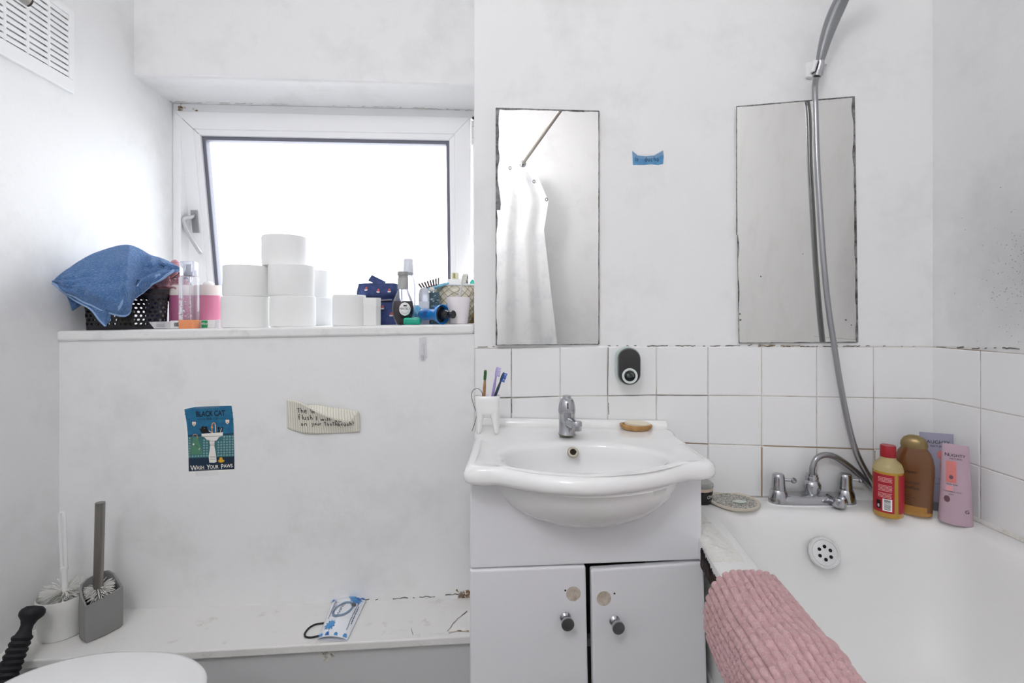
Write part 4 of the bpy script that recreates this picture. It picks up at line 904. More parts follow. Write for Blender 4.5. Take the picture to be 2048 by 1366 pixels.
for x, y in ((215, 235), (480, 200), (100, 300), (840, 280), (150, 380), (850, 380)): mb.stroke2([(x-20, y), (x-5, y+14), (x+8, y-4), (x+20, y+8)], 7, pz, 9, .0016)
for x0, x1, y in ((290, 385, 388), (610, 715, 378)): mb.stroke2([(x0, y), (x1, y-4)], 6, pz, 9, .0016)
obj('print', mb, pm, po_, smooth=False)
mb = MB(); rt_ = -.045
mb.text2('BLACK CAT', 500, 335, 118, pz, 0, .002, rot=rt_, sx=.74, bold=.022); mb.text2('& SINK CO', 500, 393, 46, pz, 0, .002, rot=rt_); obj('title_lettering', mb, mat('art_ink', '#0d1a24', .6), po_, smooth=False)
mb = MB(); 
for s_, x, y, z_ in (('W', 232, 1208, 118), ('ASH', 340, 1188, 78), ('Y', 468, 1188, 105), ('OUR', 558, 1176, 78), ('P', 690, 1180, 105), ('AWS', 785, 1160, 78)): mb.text2(s_, x, y, z_, pz, 0, .002, rot=rt_, sx=.84, bold=.012)
obj('motto_lettering', mb, mat('art_cream', '#efeade', .6), po_, smooth=False)
for P_ in ([(250, 95), (640, 70), (650, 200), (260, 222)], [(250, 1190), (620, 1178), (620, 1290), (260, 1300)]): obj('clear_tape', MB().poly2(P_, pz, 0, .0024), mat('clear_tape', '#e6e4e0', .25, alpha=.10), po_, smooth=False)

# handwritten note, its top half folded forward and down
def nt_(x, y, off=0.): return on_left(560+x/11.38, 780+y/11.38, .0015+off)
no = thing('paper_note', 'torn lined paper note with handwriting, its top edge curling forward', 'note', on_left(647, 835))
NP_ = mat('note_paper', '#e7e4d6', .85, bump=(120, .2, .001)); low = [(180, 200), (190, 860), (330, 920), (560, 985), (850, 995), (1200, 978), (1600, 960), (1800, 950), (1822, 520)]
topc = [(180, 200), (340, 210), (520, 245), (700, 330), (900, 440), (1130, 555), (1400, 650), (1580, 690), (1660, 640), (1740, 530), (1790, 485), (1822, 520)]
def ipl(P, x):
    for (a, b), (c_, d_) in zip(P, P[1:]):
        if a <= x <= c_: return b+(d_-b)*(x-a)/(c_-a+1e-9)
    return P[-1][1]
lowc = [(180, 860), (330, 920), (560, 985), (850, 995), (1200, 978), (1600, 960), (1822, 945)]
def bend(u, v): return .004+.020*math.sin(PI*u)*v**1.6+.006*v
mb = MB()
def sheet_pt(u, v): x = 180+1642*u; return nt_(x, ipl(lowc, x)+(ipl(topc, x)-ipl(lowc, x))*v, bend(u, v))
mb.grid(sheet_pt, 40, 14)
# flap: from the fold back up behind, seen as the lighter ruled reverse side
flapc = [(700, 322), (900, 330), (1200, 385), (1500, 425), (1720, 470), (1790, 485)]
def flap_pt(u, v): x = 700+1090*u; return nt_(x+v*0, ipl(topc, x)+(ipl(flapc, x)-ipl(topc, x))*v, bend((x-180)/1642, 1.)*(1-.7*v)-.001)
mb.grid(flap_pt, 30, 6); obj('sheet', mb, NP_, no, solid=.0004)
mb = MB()
for k in range(30):
    x = 215+54*k
    if x > 1800: break
    y1 = ipl(lowc, x)-10; y0 = ipl(topc, x)+12
    mb.stroke2([(x, y0+(y1-y0)*t/8) for t in range(9)], 6, lambda X, Y, o: sheet_pt((X-180)/1642, min(1, max(0, (Y-ipl(lowc, X))/(ipl(topc, X)-ipl(lowc, X)-1e-6))))+Vector((0, -.0012, 0)), 0)
for k in range(17):
    u0 = .04+k*.056; 
    if u0+.05 > 1: break
    mb.stroke2([(u0+.045*(1-t/4), t/4) for t in range(5)], .006, lambda X, Y, o: flap_pt(X, Y)+Vector((0, -.0012, 0)), 0)
obj('ruled_lines', mb, mat('ruled_grey', '#a5a49c', .8), no, smooth=False)
def ink_map(x, y, o=0.): return sheet_pt((x-180)/1642, min(1, max(0, (y-ipl(lowc, x))/(ipl(topc, x)-ipl(lowc, x)-1e-6))))+Vector((0, -.0018, 0))
H = {'t': [[(.5, 0), (.45, .85), (.55, 1)], [(.1, .2), (.95, .15)]], 'h': [[(.2, 0), (.2, 1)], [(.2, .7), (.5, .45), (.7, .6), (.75, 1)]], 'e': [[(.15, .75), (.75, .65), (.6, .45), (.3, .5), (.15, .75), (.35, 1), (.8, .92)]], 'l': [[(.45, 0), (.45, 1)]],
     'i': [[(.45, .45), (.45, 1)]], 'o': [[(.5, .45), (.2, .7), (.45, 1), (.75, .75), (.5, .45)]], 'f': [[(.8, .1), (.5, .0), (.35, .3), (.3, 1.1)], [(.1, .5), (.7, .45)]], 'u': [[(.15, .45), (.2, .9), (.5, 1), (.75, .85), (.75, .45), (.8, 1)]], 's': [[(.75, .5), (.35, .5), (.4, .7), (.7, .8), (.6, 1), (.2, .97)]],
     'I': [[(.5, 0), (.42, 1.1)]], 'w': [[(.05, .5), (.25, 1), (.5, .6), (.7, 1), (.95, .5)]], 'n': [[(.15, .5), (.15, 1)], [(.15, .65), (.5, .45), (.75, .6), (.75, 1)]], 'y': [[(.15, .45), (.4, .85)], [(.8, .45), (.35, 1.4)]], 'r': [[(.2, .5), (.2, 1)], [(.2, .65), (.5, .45), (.8, .5)]],
     'b': [[(.2, 0), (.2, 1), (.6, 1), (.75, .75), (.5, .55), (.2, .7)]], 'a': [[(.7, .5), (.3, .5), (.15, .8), (.4, 1), (.7, .75), (.72, .5), (.8, 1)]], 'd': [[(.7, 0), (.72, 1), (.35, 1), (.15, .75), (.4, .5), (.7, .6)]], 'c': [[(.8, .5), (.4, .5), (.2, .75), (.4, 1), (.8, .95)]], '!': [[(.4, 0), (.4, .7)], [(.4, .9), (.4, 1)]]}
def hand(mb, txt, x, y, cw, ch, fn, w, off=0., rot=0., mi=0):
    for chh in txt:
        for stx in H.get(chh, []):
            P_ = smooth([(a+.04*random.uniform(-1, 1), b+.04*random.uniform(-1, 1)) for a, b in stx], 4) if len(stx) > 2 else [Vector(p) for p in stx]
            mb.stroke2([(x+p[0]*cw*.9, y+p[1]*ch-(x-0)*0+rot*p[0]*cw) for p in P_], w, fn, mi, off)
        x += cw*(.55 if chh in 'liI!' else 1.)
mb = MB()
hand(mb, 'the', 430, 375, 88, 115, ink_map, 13); hand(mb, 'lio', 755, 390, 60, 100, ink_map, 12); hand(mb, 'flush', 445, 535, 80, 115, ink_map, 13); hand(mb, 'I', 860, 560, 60, 95, ink_map, 13); hand(mb, 'will', 985, 575, 85, 88, ink_map, 13); hand(mb, 'su', 1290, 622, 90, 60, ink_map, 10)
hand(mb, 'on', 500, 695, 80, 100, ink_map, 13); hand(mb, 'your', 755, 690, 60, 90, ink_map, 13); hand(mb, 'toothbrush!', 1045, 690, 63, 98, ink_map, 13)
obj('handwriting', mb, mat('pencil_grey', '#45454a', .7), no, smooth=False)
def strip(name, pts, label, fn, m, off=.0008):
    mb = MB(); a_ = [fn(x, y, .0002) for x, y in pts]; b_ = [fn(x, y, off) for x, y in pts]; mb.slab(a_[::-1], b_[::-1]); o = obj(name, mb, m, loc=a_[0], smooth=False); return tag(o, label, 'tape')
strip('tape_strip', [(724, 806), (744, 802), (685, 926), (671, 927)], 'long translucent strip of tape slanting down right of the paper note', on_left, mat('tape_grey', '#c6c4bc', .35, alpha=.7))
strip('tape_strip', [(562, 846), (583, 812), (588, 822), (577, 858)], 'short pale strip of tape at the left edge of the paper note', on_left, mat('tape_pale', '#dedcd6', .35, alpha=.4))
# adhesive hook below the sill
hk = thing('adhesive_hook', 'small clear plastic adhesive hook below the sill near the corner', 'hook', on_left(846, 700)); HM = mat('hook_clear', '#e2e2e6', .15, alpha=.38, coat=.4)
mb = MB(); P_ = [(839, 676), (853, 674), (854, 715), (850, 720), (841, 720), (838, 716)]; mb.slab([on_left(x, y, .0002) for x, y in P_][::-1], [on_left(x, y, .004) for x, y in P_][::-1]); obj('backplate', mb, HM, hk, bevel=.001)
mb = MB().tube(smooth([on_left(846, 688, .004), on_left(846, 700, .006), on_left(846, 712, .010), on_left(846, 717, .016), on_left(846, 710, .021)], 5), [.0042]*20+[.0042], 10); obj('hook', mb, HM, hk)

# ================================================================== MIRRORS
def mirror(name, label, corners, tau, hz_, m, lab_w):
    P0 = [on_right(x, y, 0) for x, y in corners]; cen = sum(P0, Vector())/4; t = thing(name, label, 'mirror', cen); n = Vector((-tau, -1, 0)).normalized()
    c0 = cen+nb*hz_; G = []
    for x, y in corners:
        dd_ = Vector(((x-CX)/F, 1, -(y-HY)/F)); G.append(dd_*((c0-Vector((0, 0, CZ))).dot(n)/dd_.dot(n))+Vector((0, 0, CZ)))
    mb = MB(); mb.slab([p+nb*.0005 for p in P0], [p-n*.0012 for p in G]); obj('mastic_backing', mb, mat('mastic_white', '#d4d3d0', .7), t, smooth=False)
    mb = MB(); mb.slab([p-n*.0010 for p in G], [p for p in G]); obj('glass', mb, m, t, smooth=False)
    def gm(x, y, off=0.):
        dd_ = Vector(((x-CX)/F, 1, -(y-HY)/F)); return dd_*((c0+n*off-Vector((0, 0, CZ))).dot(n)/dd_.dot(n))+Vector((0, 0, CZ))
    return t, gm
m1c = [(992, 690), (1198, 688), (1198.5, 222), (992, 216)]
TAU1 = .02; H1 = .0125
mr1, g1 = mirror('wall_mirror', 'frameless rectangular mirror with worn edges above the washbasin', m1c, TAU1, H1, MIRR, 0)
m2c = [(1478, 686), (1716, 684), (1709, 193), (1473, 213)]
mr2, g2 = mirror('wall_mirror', 'crooked frameless mirror above the bath behind the shower hose', m2c, .07, .006, MIRR2, 0)
def worn(t, gm, runs):
    mb = MB()
    for (x0, y0), (x1, y1), w0, w1, side in runs:
        L_ = math.hypot(x1-x0, y1-y0); k = int(L_/5); tx, ty = (x1-x0)/L_, (y1-y0)/L_; nx, ny_ = -ty*side, tx*side; sd = random.random()*50
        A_ = []; B_ = []
        for i in range(k+1):
            px, py = x0+tx*L_*i/k, y0+ty*L_*i/k; w = max(.3, w0+(w1-w0)*max(0, nz(i*.11, sd)*1.6+.3)+.5*nz(i*.9, sd)); A_.append(gm(px-nx*.8, py-ny_*.8, .0006)); B_.append(gm(px+nx*w, py+ny_*w, .0006))
        n = len(A_); mb.add(A_+B_, [(i, i+1, n+i+1, n+i) for i in range(n-1)])
    obj('worn_edge', mb, MEDGE, t, smooth=False)
worn(mr1, g1, [((992, 216), (992, 420), 3.5, 11, -1), ((992, 420), (992, 690), .6, 3, -1), ((992, 216), (1198, 222), 1.6, 3, 1), ((1198, 222), (1198, 688), .8, 1.4, 1), ((1198, 688), (992, 690), .2, .8, 1)])
worn(mr2, g2, [((1473, 213), (1473, 470), .6, 1.2, -1), ((1475, 470), (1478, 686), .4, 2.4, -1), ((1473, 213), (1709, 193), 1., 2., 1), ((1709, 193), (1716, 684), 2.4, 5.5, 1), ((1716, 684), (1478, 686), .4, 1., 1)])
mb = MB()
for x, y, r in ((1522, 553, 1.2), (1606, 508, .9), (1692, 640, 1.5), (1703, 650, 1), (1613, 207, 1.2), (1480, 628, 1.6), (1481, 640, 1.8)): mb.poly2(ell(x, y, r, r, 8), g2, 0, .0008)
obj('spot', mb, CRACK, mr2, smooth=False)

# ------------------------------------------------------------------ what the washbasin mirror shows: rail and curtain behind
n1 = Vector((-TAU1, -1, 0)).normalized(); c1 = on_right(1095, 450, 0)+nb*H1
def refl(px, py, t):
    p = pt(px, py, t); return p-n1*(2*(p-c1).dot(n1))
RZ = 2.44
def rail_pt(px, py): dd_ = (HY-py)/F; return refl(px, py, (RZ-CZ)/dd_)
ra, rb_ = rail_pt(1046, 327), rail_pt(1120, 222); dr = (rb_-ra).normalized(); rE = ra-dr*.0
rod = thing('curtain_rail', 'dull metal shower curtain rail reflected in the washbasin mirror', 'rail', ra)
obj('rod', MB().tube([rE, rb_+dr*.7], .0125, 16), mat('rail_metal', '#8f8880', .45, .6), rod); obj('end_flange', MB().lathe([(.0001, 0), (.03, 0), (.028, .01), (.014, .016), (.014, .03)], rE-dr*.012, 20, dr), CHROME, rod)
CUR = mat('curtain_white', '#f0f0f0', .45, alpha=.93, bump=(9, .3, .01), var=('#dcdfe4', 6, .5, .7)); tcur = (ra-c1).length+1.52
cu_ = thing('shower_curtain', 'white shower curtain with metal eyelets slipping off its rail, seen in the mirror', 'curtain', refl(1040, 690, tcur))
lc = [(985, 335), (985, 400), (983, 500), (980, 600), (978, 700), (975, 800)]; rc = [(1068, 335), (1097, 402), (1088, 460), (1104, 600), (1115, 690), (1126, 800)]
def cur_pt(u, v):
    i = min(4, int(v*5)); f = v*5-i; l = Vector(lc[i]).lerp(Vector(lc[i+1]), f); r = Vector(rc[i]).lerp(Vector(rc[i+1]), f); p = l.lerp(r, u); return refl(p.x, p.y, tcur+.03*math.sin(u*16+v*1.5)*(.4+v)+.02*nz(u*4, v*3))
obj('cloth', MB().grid(cur_pt, 60, 50), CUR, cu_)
mb = MB()
for x, y in ((1020, 336), (1068, 363), (1093, 399)):
    c_ = refl(x, y, tcur-.035); P_ = [c_+Vector((.010*math.cos(k), 0, .013*math.sin(k))) for k in [2*PI*i/18 for i in range(19)]]; mb.tube(P_, .003, 8)
obj('eyelet', mb, mat('eyelet_dark', '#54534f', .4, .6), cu_)

# ------------------------------------------------------------------ tape label and dispenser
def tl_(x, y, off=0.): return on_right(960+x/2.627, 190+y/2.627, .0010+off)
P_ = [(800, 295), (828, 318), (870, 322), (915, 318), (962, 292), (965, 325), (962, 362), (935, 368), (900, 364), (860, 368), (803, 368)]
mb = MB(); mb.slab([tl_(x, y, -.0006) for x, y in P_][::-1], [tl_(x, y, 0) for x, y in P_][::-1])
bt_ = obj('tape_label', mb, mat('painters_tape', '#5f9bc8', .6, var=('#4b86b5', 40, .4, .65)), loc=tl_(880, 330), smooth=False); tag(bt_, 'torn blue tape with handwritten words on the wall between the mirrors', 'tape')
mb = MB(); mb.poly2([(800, 293), (830, 312), (915, 312), (960, 290), (962, 318), (915, 334), (862, 338), (806, 330)], tl_, 0, .0006); obj('clear_tape', mb, mat('tape_film', '#d8dee2', .3, alpha=.18), bt_, smooth=False)
mb = MB(); hand(mb, 'la', 812, 325, 14, 24, tl_, 1.9, .0009); hand(mb, 'ducha', 864, 324, 15.5, 25, tl_, 2.6, .0009); obj('handwriting', mb, mat('ink_navy', '#1c3450', .6), bt_, smooth=False)
tn = Vector((0, -1, 0)); dp_c = on_right(1252, 729, .006); dsp_ = thing('paste_dispenser', 'oval black and pale grey dispenser stuck on the tiles right of the basin mirror', 'dispenser', dp_c)
def stadium(hw, hh, y0, n=20):
    P_ = []
    for k in range(n+1): a = PI*k/n; P_.append((hw*math.cos(a), hh-hw+hw*math.sin(a)))
    for k in range(n+1): a = PI+PI*k/n; P_.append((hw*math.cos(a), -(hh-hw)+hw*math.sin(a)))
    ux = Vector((1, -.07, 0)).normalized(); return [dp_c+ux*a+Vector((0, 0, b))+nb*y0 for a, b in P_]
obj('housing', MB().loops([stadium(.0335, .054, 0), stadium(.0345, .055, .004), stadium(.0345, .055, .040), stadium(.033, .0535, .043)], True, True, True), mat('housing_mint', '#c2cfca', .3), dsp_)
obj('front_cover', MB().loops([stadium(.0315, .052, .042), stadium(.032, .0525, .046), stadium(.0315, .052, .056), stadium(.029, .0495, .060), stadium(.015, .030, .062)], True, True, True), mat('cover_black', '#2b2a2a', .12, coat=.6), dsp_)
oc_ = dp_c+nb*.0605+Vector((0, 0, -.0255)); mb = MB().lathe([(.0155, -.003), (.0155, .003), (.0175, .0045), (.0215, .004), (.0225, -.004)], oc_, 36, nb, cap=False); obj('ring', mb, mat('ring_mint', '#d3dcd8', .25), dsp_)
mb = MB().lathe([(.0156, .0014), (.0001, .0014)], oc_, 28, nb); obj('socket', mb, mat('socket_dark', '#0e1a18', .1, coat=.5), dsp_)
mb = MB().tube([oc_+nb*.001+Vector((-.005, 0, .004)), oc_+nb*.005+Vector((-.004, 0, -.001))], .004, 12).tube([oc_+nb*.002+Vector((.002, 0, .008)), oc_+nb*.003+Vector((.008, 0, .006)), oc_+nb*.003+Vector((.011, 0, -.002))], .0012, 8); obj('nozzle', mb, mat('nozzle_grey', '#5d6b69', .2, coat=.5), dsp_)
# ================================================================== THINGS ON THE WINDOW SILL
def zpx(py, Y): return CZ-(py-HY)/F*Y
# ---- toilet rolls
GR = 'toilet rolls stacked on the window sill'
def make_roll(R, h, label, loc):
    t = thing('toilet_roll', label, 'toilet roll', loc, GR); c = Vector(loc); n = 56
    prof = [(.021, 0), (R*.95, 0), (R*.985, .0015), (R, .006), (R*1.002, h*.3), (R*.998, h*.7), (R, h-.006), (R*.985, h-.0015), (R*.95, h), (.021, h)]
    obj('paper', MB().lathe(prof, c, n, cap=False), TISSUE, t); obj('core', MB().lathe([(.0212, 0), (.0212, h), (.0202, h), (.0202, 0)], c, 28, cap=False), CARD, t); return t
RR, RH = .0665, .0945
def roll_loc(px, dist, lev): p = on_sill(px, dist); p.z += RH*lev+.0005*lev; return p
first = make_roll(RR, RH, 'toilet roll at the left end of the bottom row', roll_loc(491, .078, 0))
def copy_thing(src, loc, label):
    r = src.copy(); COL.objects.link(r); r.location = loc; r['label'] = label
    for ch in list(src.children):
        c_ = ch.copy(); COL.objects.link(c_); c_.parent = r
    return r
for px, dist, lev, lab in ((586, .078, 0, 'toilet roll in the middle of the bottom row below the topmost roll'), (625, .235, 0, 'toilet roll in the back of the bottom row beside the single roll'),
                           (493.5, .085, 1, 'toilet roll at the left of the second layer'), (583, .082, 1, 'toilet roll at the right of the second layer under the topmost roll'),
                           (618, .255, 1, 'toilet roll half hidden at the back of the second layer'), (569.5, .11, 2, 'topmost toilet roll crowning the stack in front of the window')):
    copy_thing(first, roll_loc(px, dist, lev), lab)
make_roll(.0495, .0945, 'slim toilet roll standing alone right of the stack', roll_loc(698.5, .055, 0))

# ---- basket
Bq = [Vector((-1.272, 1.466, 0)), Vector((-1.057, 1.54, 0)), Vector((-1.166, 1.70, 0)), Vector((-1.292, 1.655, 0))]; bz = sill_z(-1.17)-.002; bcn = sum(Bq, Vector())/4
bk = thing('storage_basket', 'black openwork plastic basket on the sill under the blue towel', 'basket', Vector((bcn.x, bcn.y, bz)))
BKM = mat('basket_black', '#1c1a22', .3, coat=.2); BH = .125
def basket_ring(f, z):
    P_ = []; rad = .13
    for i in range(4):
        a_, b_, c_ = Bq[i-1], Bq[i], Bq[(i+1) % 4]; p0 = b_.lerp(a_, rad if i % 2 else rad*1.0); p1 = b_.lerp(c_, rad)
        for k in range(9): t = k/8; P_.append((1-t)**2*p0+2*t*(1-t)*b_+t*t*p1)
    P_ = resample(P_+[P_[0]], sum((b_-a_).length for a_, b_ in zip(P_, P_[1:]+P_[:1]))/96)[:96]
    while len(P_) < 96: P_.append(P_[0].lerp(P_[-1], .5))
    return [Vector((bcn.x+(p.x-bcn.x)*f, bcn.y+(p.y-bcn.y)*f, bz+z)) for p in P_]
nzv = 7; zr = [.012+(.100-.012)*k/nzv for k in range(nzv+1)]; fr = lambda z: .93+.07*z/BH; rings = [basket_ring(fr(z), z) for z in zr]; mb = MB()
cen2 = Vector((bcn.x, bcn.y, 0))
def inw(p, d): v = Vector((bcn.x-p.x, bcn.y-p.y, 0)).normalized(); return p+v*d
for k in range(nzv):
    for i in range(0, 96, 2):
        i1 = (i+2) % 96; sft = 1 if k % 2 else 0; a_, b_, c_, d_ = rings[k][(i+sft) % 96], rings[k][(i1+sft) % 96], rings[k+1][(i1+sft) % 96], rings[k+1][(i+sft) % 96]
        outer = [a_, a_.lerp(b_, .5), b_, b_.lerp(c_, .5), c_, c_.lerp(d_, .5), d_, d_.lerp(a_, .5)]; m_c = (a_+b_+c_+d_)/4
        inner = [m_c+(p-m_c)*(.50 if j % 2 == 0 else .66) for j, p in enumerate(outer)]
        mb.loops([outer, inner, [inw(p, .003) for p in inner]], True)
obj('openwork_wall', mb, BKM, bk, smooth=False)
mb = MB()
def band(z0, z1, o):
    A_, B_ = basket_ring(fr(z0)+o, z0), basket_ring(fr(z1)+o, z1); C_ = [inw(p, .004) for p in B_]; D_ = [inw(p, .004) for p in A_]; mb.loops([A_, B_, C_, D_, A_], True)
band(0, .013, .004); band(.099, .108, .004); band(.112, BH, .012); obj('rim', mb, BKM, bk)
mb = MB(); R0 = basket_ring(.93, .002); mb.add(R0, [tuple(range(96))]); obj('base', mb, BKM, bk, smooth=False)
# contents seen through the openings
for (x, y, r, h_, m_, nm, lb, ct) in ((-1.165, 1.625, .020, .10, mat('violet_bottle', '#4a4278', .25), 'small_bottle', 'violet bottle standing inside the black basket', 'bottle'), (-1.225, 1.59, .02, .085, mat('olive_bottle', '#5b5a3c', .3), 'small_bottle', 'olive bottle standing in the left half of the black basket', 'bottle'), (-1.115, 1.60, .013, .11, PLW, 'small_bottle', 'slim white bottle inside the right end of the black basket', 'bottle')):
    o = obj(nm, MB().lathe([(.0001, 0), (r, 0), (r, h_*.7), (r*.5, h_*.82), (r*.5, h_), (.0001, h_)], (x, y, bz+.004), 24), m_, loc=(x, y, bz)); tag(o, lb, ct)
def wrap_x(p):
    lim = wall_left_x(p.y)+.012
    if p.x < lim: p.x = lim
    return p
# pink cloth bulging out of the basket
def cloth_ball(name, label, cat, m, c, r, sc, amp, fr_, seed):
    mb = MB(); n = 44; c = Vector(c); L_ = []
    for i in range(n+1):
        th_ = PI*i/n; row = []
        for j in range(60):
            ph = 2*PI*j/60; d = Vector((math.sin(th_)*math.cos(ph), math.sin(th_)*math.sin(ph), -math.cos(th_))); k = 1+amp*nz(d.x*fr_+seed, d.y*fr_, d.z*fr_)+amp*.5*nz(d.x*fr_*2.3, d.y*fr_*2.3+seed, d.z*fr_*2.3); row.append(wrap_x(c+Vector((d.x*sc[0], d.y*sc[1], d.z*sc[2]))*r*k))
        L_.append(row)
    mb.loops(L_, True, True, True); o = obj(name, mb, m, loc=c, ang=180); return tag(o, label, cat)
cloth_ball('flannel', 'crumpled pink flannel bulging from the basket under the blue towel', 'flannel', TERRYP, (-1.108, 1.585, bz+.138), .055, (1.2, .85, .66), .45, 2.6, 3)
mb = MB(); P_ = smooth([pt(318, 560, 1.585), pt(328, 556, 1.58), pt(341, 549, 1.578), pt(352, 541, 1.58), pt(356, 533, 1.595), pt(349, 526, 1.61)], 8); mb.tube(P_, [.0105+.0015*math.sin(k*.18) for k in range(len(P_))], 14)
o = obj('rolled_flannel', mb, TERRYP, loc=P_[0]); tag(o, 'pale pink rolled flannel edge sticking out right of the blue towel', 'flannel')
c = pt(349, 566, 1.60); o = obj('green_tin', MB().lathe([(.0001, 0), (.016, 0), (.017, .003), (.017, .075), (.0145, .079), (.0145, .083), (.016, .085), (.0001, .085)], Vector((c.x, c.y, zpx(550, 1.6)-.085)), 28, Vector((.0, -.0, 1))), mat('tin_green', '#3f6b56', .35), loc=c); tag(o, 'small dark green tin in the right end of the basket beside the perfume', 'tin')

# ---- blue towel
def c9(P_): return smooth([Vector(p) for p in P_], 8)
Hh = c9([(107, 566, 1.40), (128, 583, 1.405), (152, 595, 1.413), (178, 608, 1.42), (208, 621, 1.425), (236, 632, 1.43), (252, 630, 1.435), (261, 624, 1.445), (263, 602, 1.462), (278, 590, 1.485), (298, 574, 1.505), (320, 560, 1.515), (338, 548, 1.525), (346, 540, 1.535)])
Mm = c9([(109, 563, 1.402), (133, 566, 1.40), (160, 565, 1.41), (184, 567, 1.417), (209, 567, 1.42), (231, 569, 1.425), (246, 566, 1.43), (257, 560, 1.445), (264, 553, 1.470), (281, 548, 1.485), (300, 541, 1.50), (321, 537, 1.515), (338, 534, 1.53), (347, 535, 1.54)])
Tt = c9([(110, 561, 1.405), (140, 536, 1.43), (165, 519, 1.46), (186, 508, 1.485), (208, 500, 1.51), (228, 494, 1.53), (243, 491, 1.54), (258, 491, 1.55), (272, 496, 1.565), (289, 506, 1.575), (303, 512, 1.58), (321, 517, 1.585), (336, 524, 1.585), (347, 532, 1.58)])
NT = len(Hh)-1
def towel_pt(u, v):
    k = u*NT; i = min(NT-1, int(k)); f = k-i; g_ = lambda A_: A_[i].lerp(A_[i+1], f); h_, m_, t_ = g_(Hh), g_(Mm), g_(Tt)
    if v <= .66:
        w = v/.66; a_ = (1-w)*(1-2*w); b_ = 4*w*(1-w); c_ = w*(2*w-1); q_ = h_*a_+m_*b_+t_*c_; p = pt(q_.x, q_.y, q_.z)
        e = math.sin(PI*min(1, w*.92+.04)); fold = 1/(1+math.exp(-(u-.585-.015*w)/.0055))*e
        p.y += fold*.030-.012*e*math.exp(-((u-.545-.02*w)/.03)**2)-.006*e*nz(u*9, w*3, 2)-.010*e*nz(u*16, w*4, 8)-.012*e*nz(u*5, w*7, 4); p.z += .004*nz(u*12, w*4, 5)
        p.y -= .016*e*math.exp(-((u-.68-.10*w)/.022)**2)+.012*e*math.exp(-((u-.80-.06*w)/.02)**2)+.010*e*math.exp(-((u-.30+.15*w)/.04)**2)
        if u > .6: p.y -= .012*math.sin((w*2.2+u*3)*PI)*e
    else:
        w = (v-.66)/.34; p = pt(t_.x, t_.y, t_.z); p.y += .11*w*(.3+.7*min(1, u*3)); p.z -= .075*w*w+.01*w; p.x += .02*w*(1-u)
    return wrap_x(p)
tw = thing('towel', 'blue terry hand towel heaped over the basket at the left end of the sill', 'towel', (-1.19, 1.5, bz+.13))
ba = MB(); ba.grid(towel_pt, 150, 66)
def fold_pt(u, v):                                     # the lower layer hanging under the hem on the left
    a_ = smooth([(112, 570), (150, 592), (188, 612), (205, 620), (216, 624)], 6); b_ = smooth([(112, 573), (150, 600), (182, 618), (200, 640), (212, 652)], 6); k = u*24; i = min(23, int(k)); f = k-i; A_ = a_[i].lerp(a_[i+1], f); B_ = b_[i].lerp(b_[i+1], f); q_ = A_.lerp(B_, v); p = pt(q_.x, q_.y, 1.424-.006*u); return wrap_x(p)
ba.grid(fold_pt, 24, 8)
def fold2(u, v): a_ = Vector((211, 651)).lerp(Vector((208, 620)), v); b_ = Vector((220, 642)).lerp(Vector((222, 625)), v); q_ = a_.lerp(b_, u); return pt(q_.x, q_.y, 1.417+.010*u)
ba.grid(fold2, 8, 8); obj('cloth', ba, TERRYB, tw, solid=.005, ang=180)
mb = MB(); hp_ = [towel_pt(k/200, .004)+Vector((0, -.002, 0)) for k in range(201)]; mb.tube(hp_, .0036, 8, flat=1.0)
mb.tube([fold_pt(k/24, 1.)+Vector((0, -.002, 0)) for k in range(25)], .003, 8)
obj('hem', mb, TERRYBH, tw)
mb = MB(); mb.grid(lambda a, b: towel_pt(.40+.17*a, .06+.16*a+.05*b)+Vector((0, -.0035, 0)), 24, 3); mb.grid(lambda a, b: towel_pt(.62+.33*a, .17+.07*b)+Vector((0, -.0035, 0)), 30, 3); obj('woven_band', mb, TERRYBH, tw)

# ---- pink tubs
PNK = mat('tub_pink', '#d2809d', .3, coat=.2); PNK2 = mat('tub_pink_dark', '#b3658a', .3, coat=.2); PALE = mat('tub_lid_cream', '#eadfdb', .35)
for px, m_, lab, dist in ((367, PNK2, 'darker pink cosmetics tub with cream lid behind the perfume bottle', .135), (417, PNK, 'bright pink cosmetics tub with cream lid right of the perfume bottle', .15)):
    c = on_sill(px, dist); t = thing('cosmetics_tub', lab, 'tub', c); r = .0385; zt_ = zpx(590, c.y)-c.z; zl = zpx(571, c.y)-c.z
    obj('tub', MB().lathe([(.0001, 0), (r*.94, 0), (r*.98, .003), (r, zt_)], c, 40), m_, t); obj('lid', MB().lathe([(r*1.02, zt_-.002), (r*1.03, zt_), (r*1.02, zl-.003), (r*.96, zl), (.0001, zl)], c, 40), PALE, t)
# ---- perfume bottle
c = on_sill(378, .030); c.y += .0; pf = thing('perfume_bottle', 'tall clear body-mist bottle with a little orange liquid in front of the pink tubs', 'bottle', c); Hp = zpx(522, c.y-.02)-c.z; Hc = zpx(550, c.y-.02)-c.z; Hl = .026
def rr_(a, b, z, e=5, n=48): return [c+Vector((a*math.copysign(abs(math.cos(t))**(2/e), math.cos(t)), b*math.copysign(abs(math.sin(t))**(2/e), math.sin(t)), z)) for t in [2*PI*i/n for i in range(n)]]
obj('bottle', MB().loops([rr_(.0242, .0172, Hl), rr_(.0242, .0172, Hc-.008), rr_(.022, .015, Hc-.003), rr_(.010, .008, Hc)], True, True, True), CLEAR, pf)
obj('liquid', MB().loops([rr_(.023, .016, 0), rr_(.0242, .0172, .002), rr_(.0242, .0172, Hl)], True, True, True), mat('liquid_orange', '#ee9a68', .15, coat=.3), pf)
obj('cap', MB().loops([rr_(.0215, .0155, Hc-.001), rr_(.022, .016, Hp-.003), rr_(.020, .014, Hp)], True, True, True), CLEARD, pf)
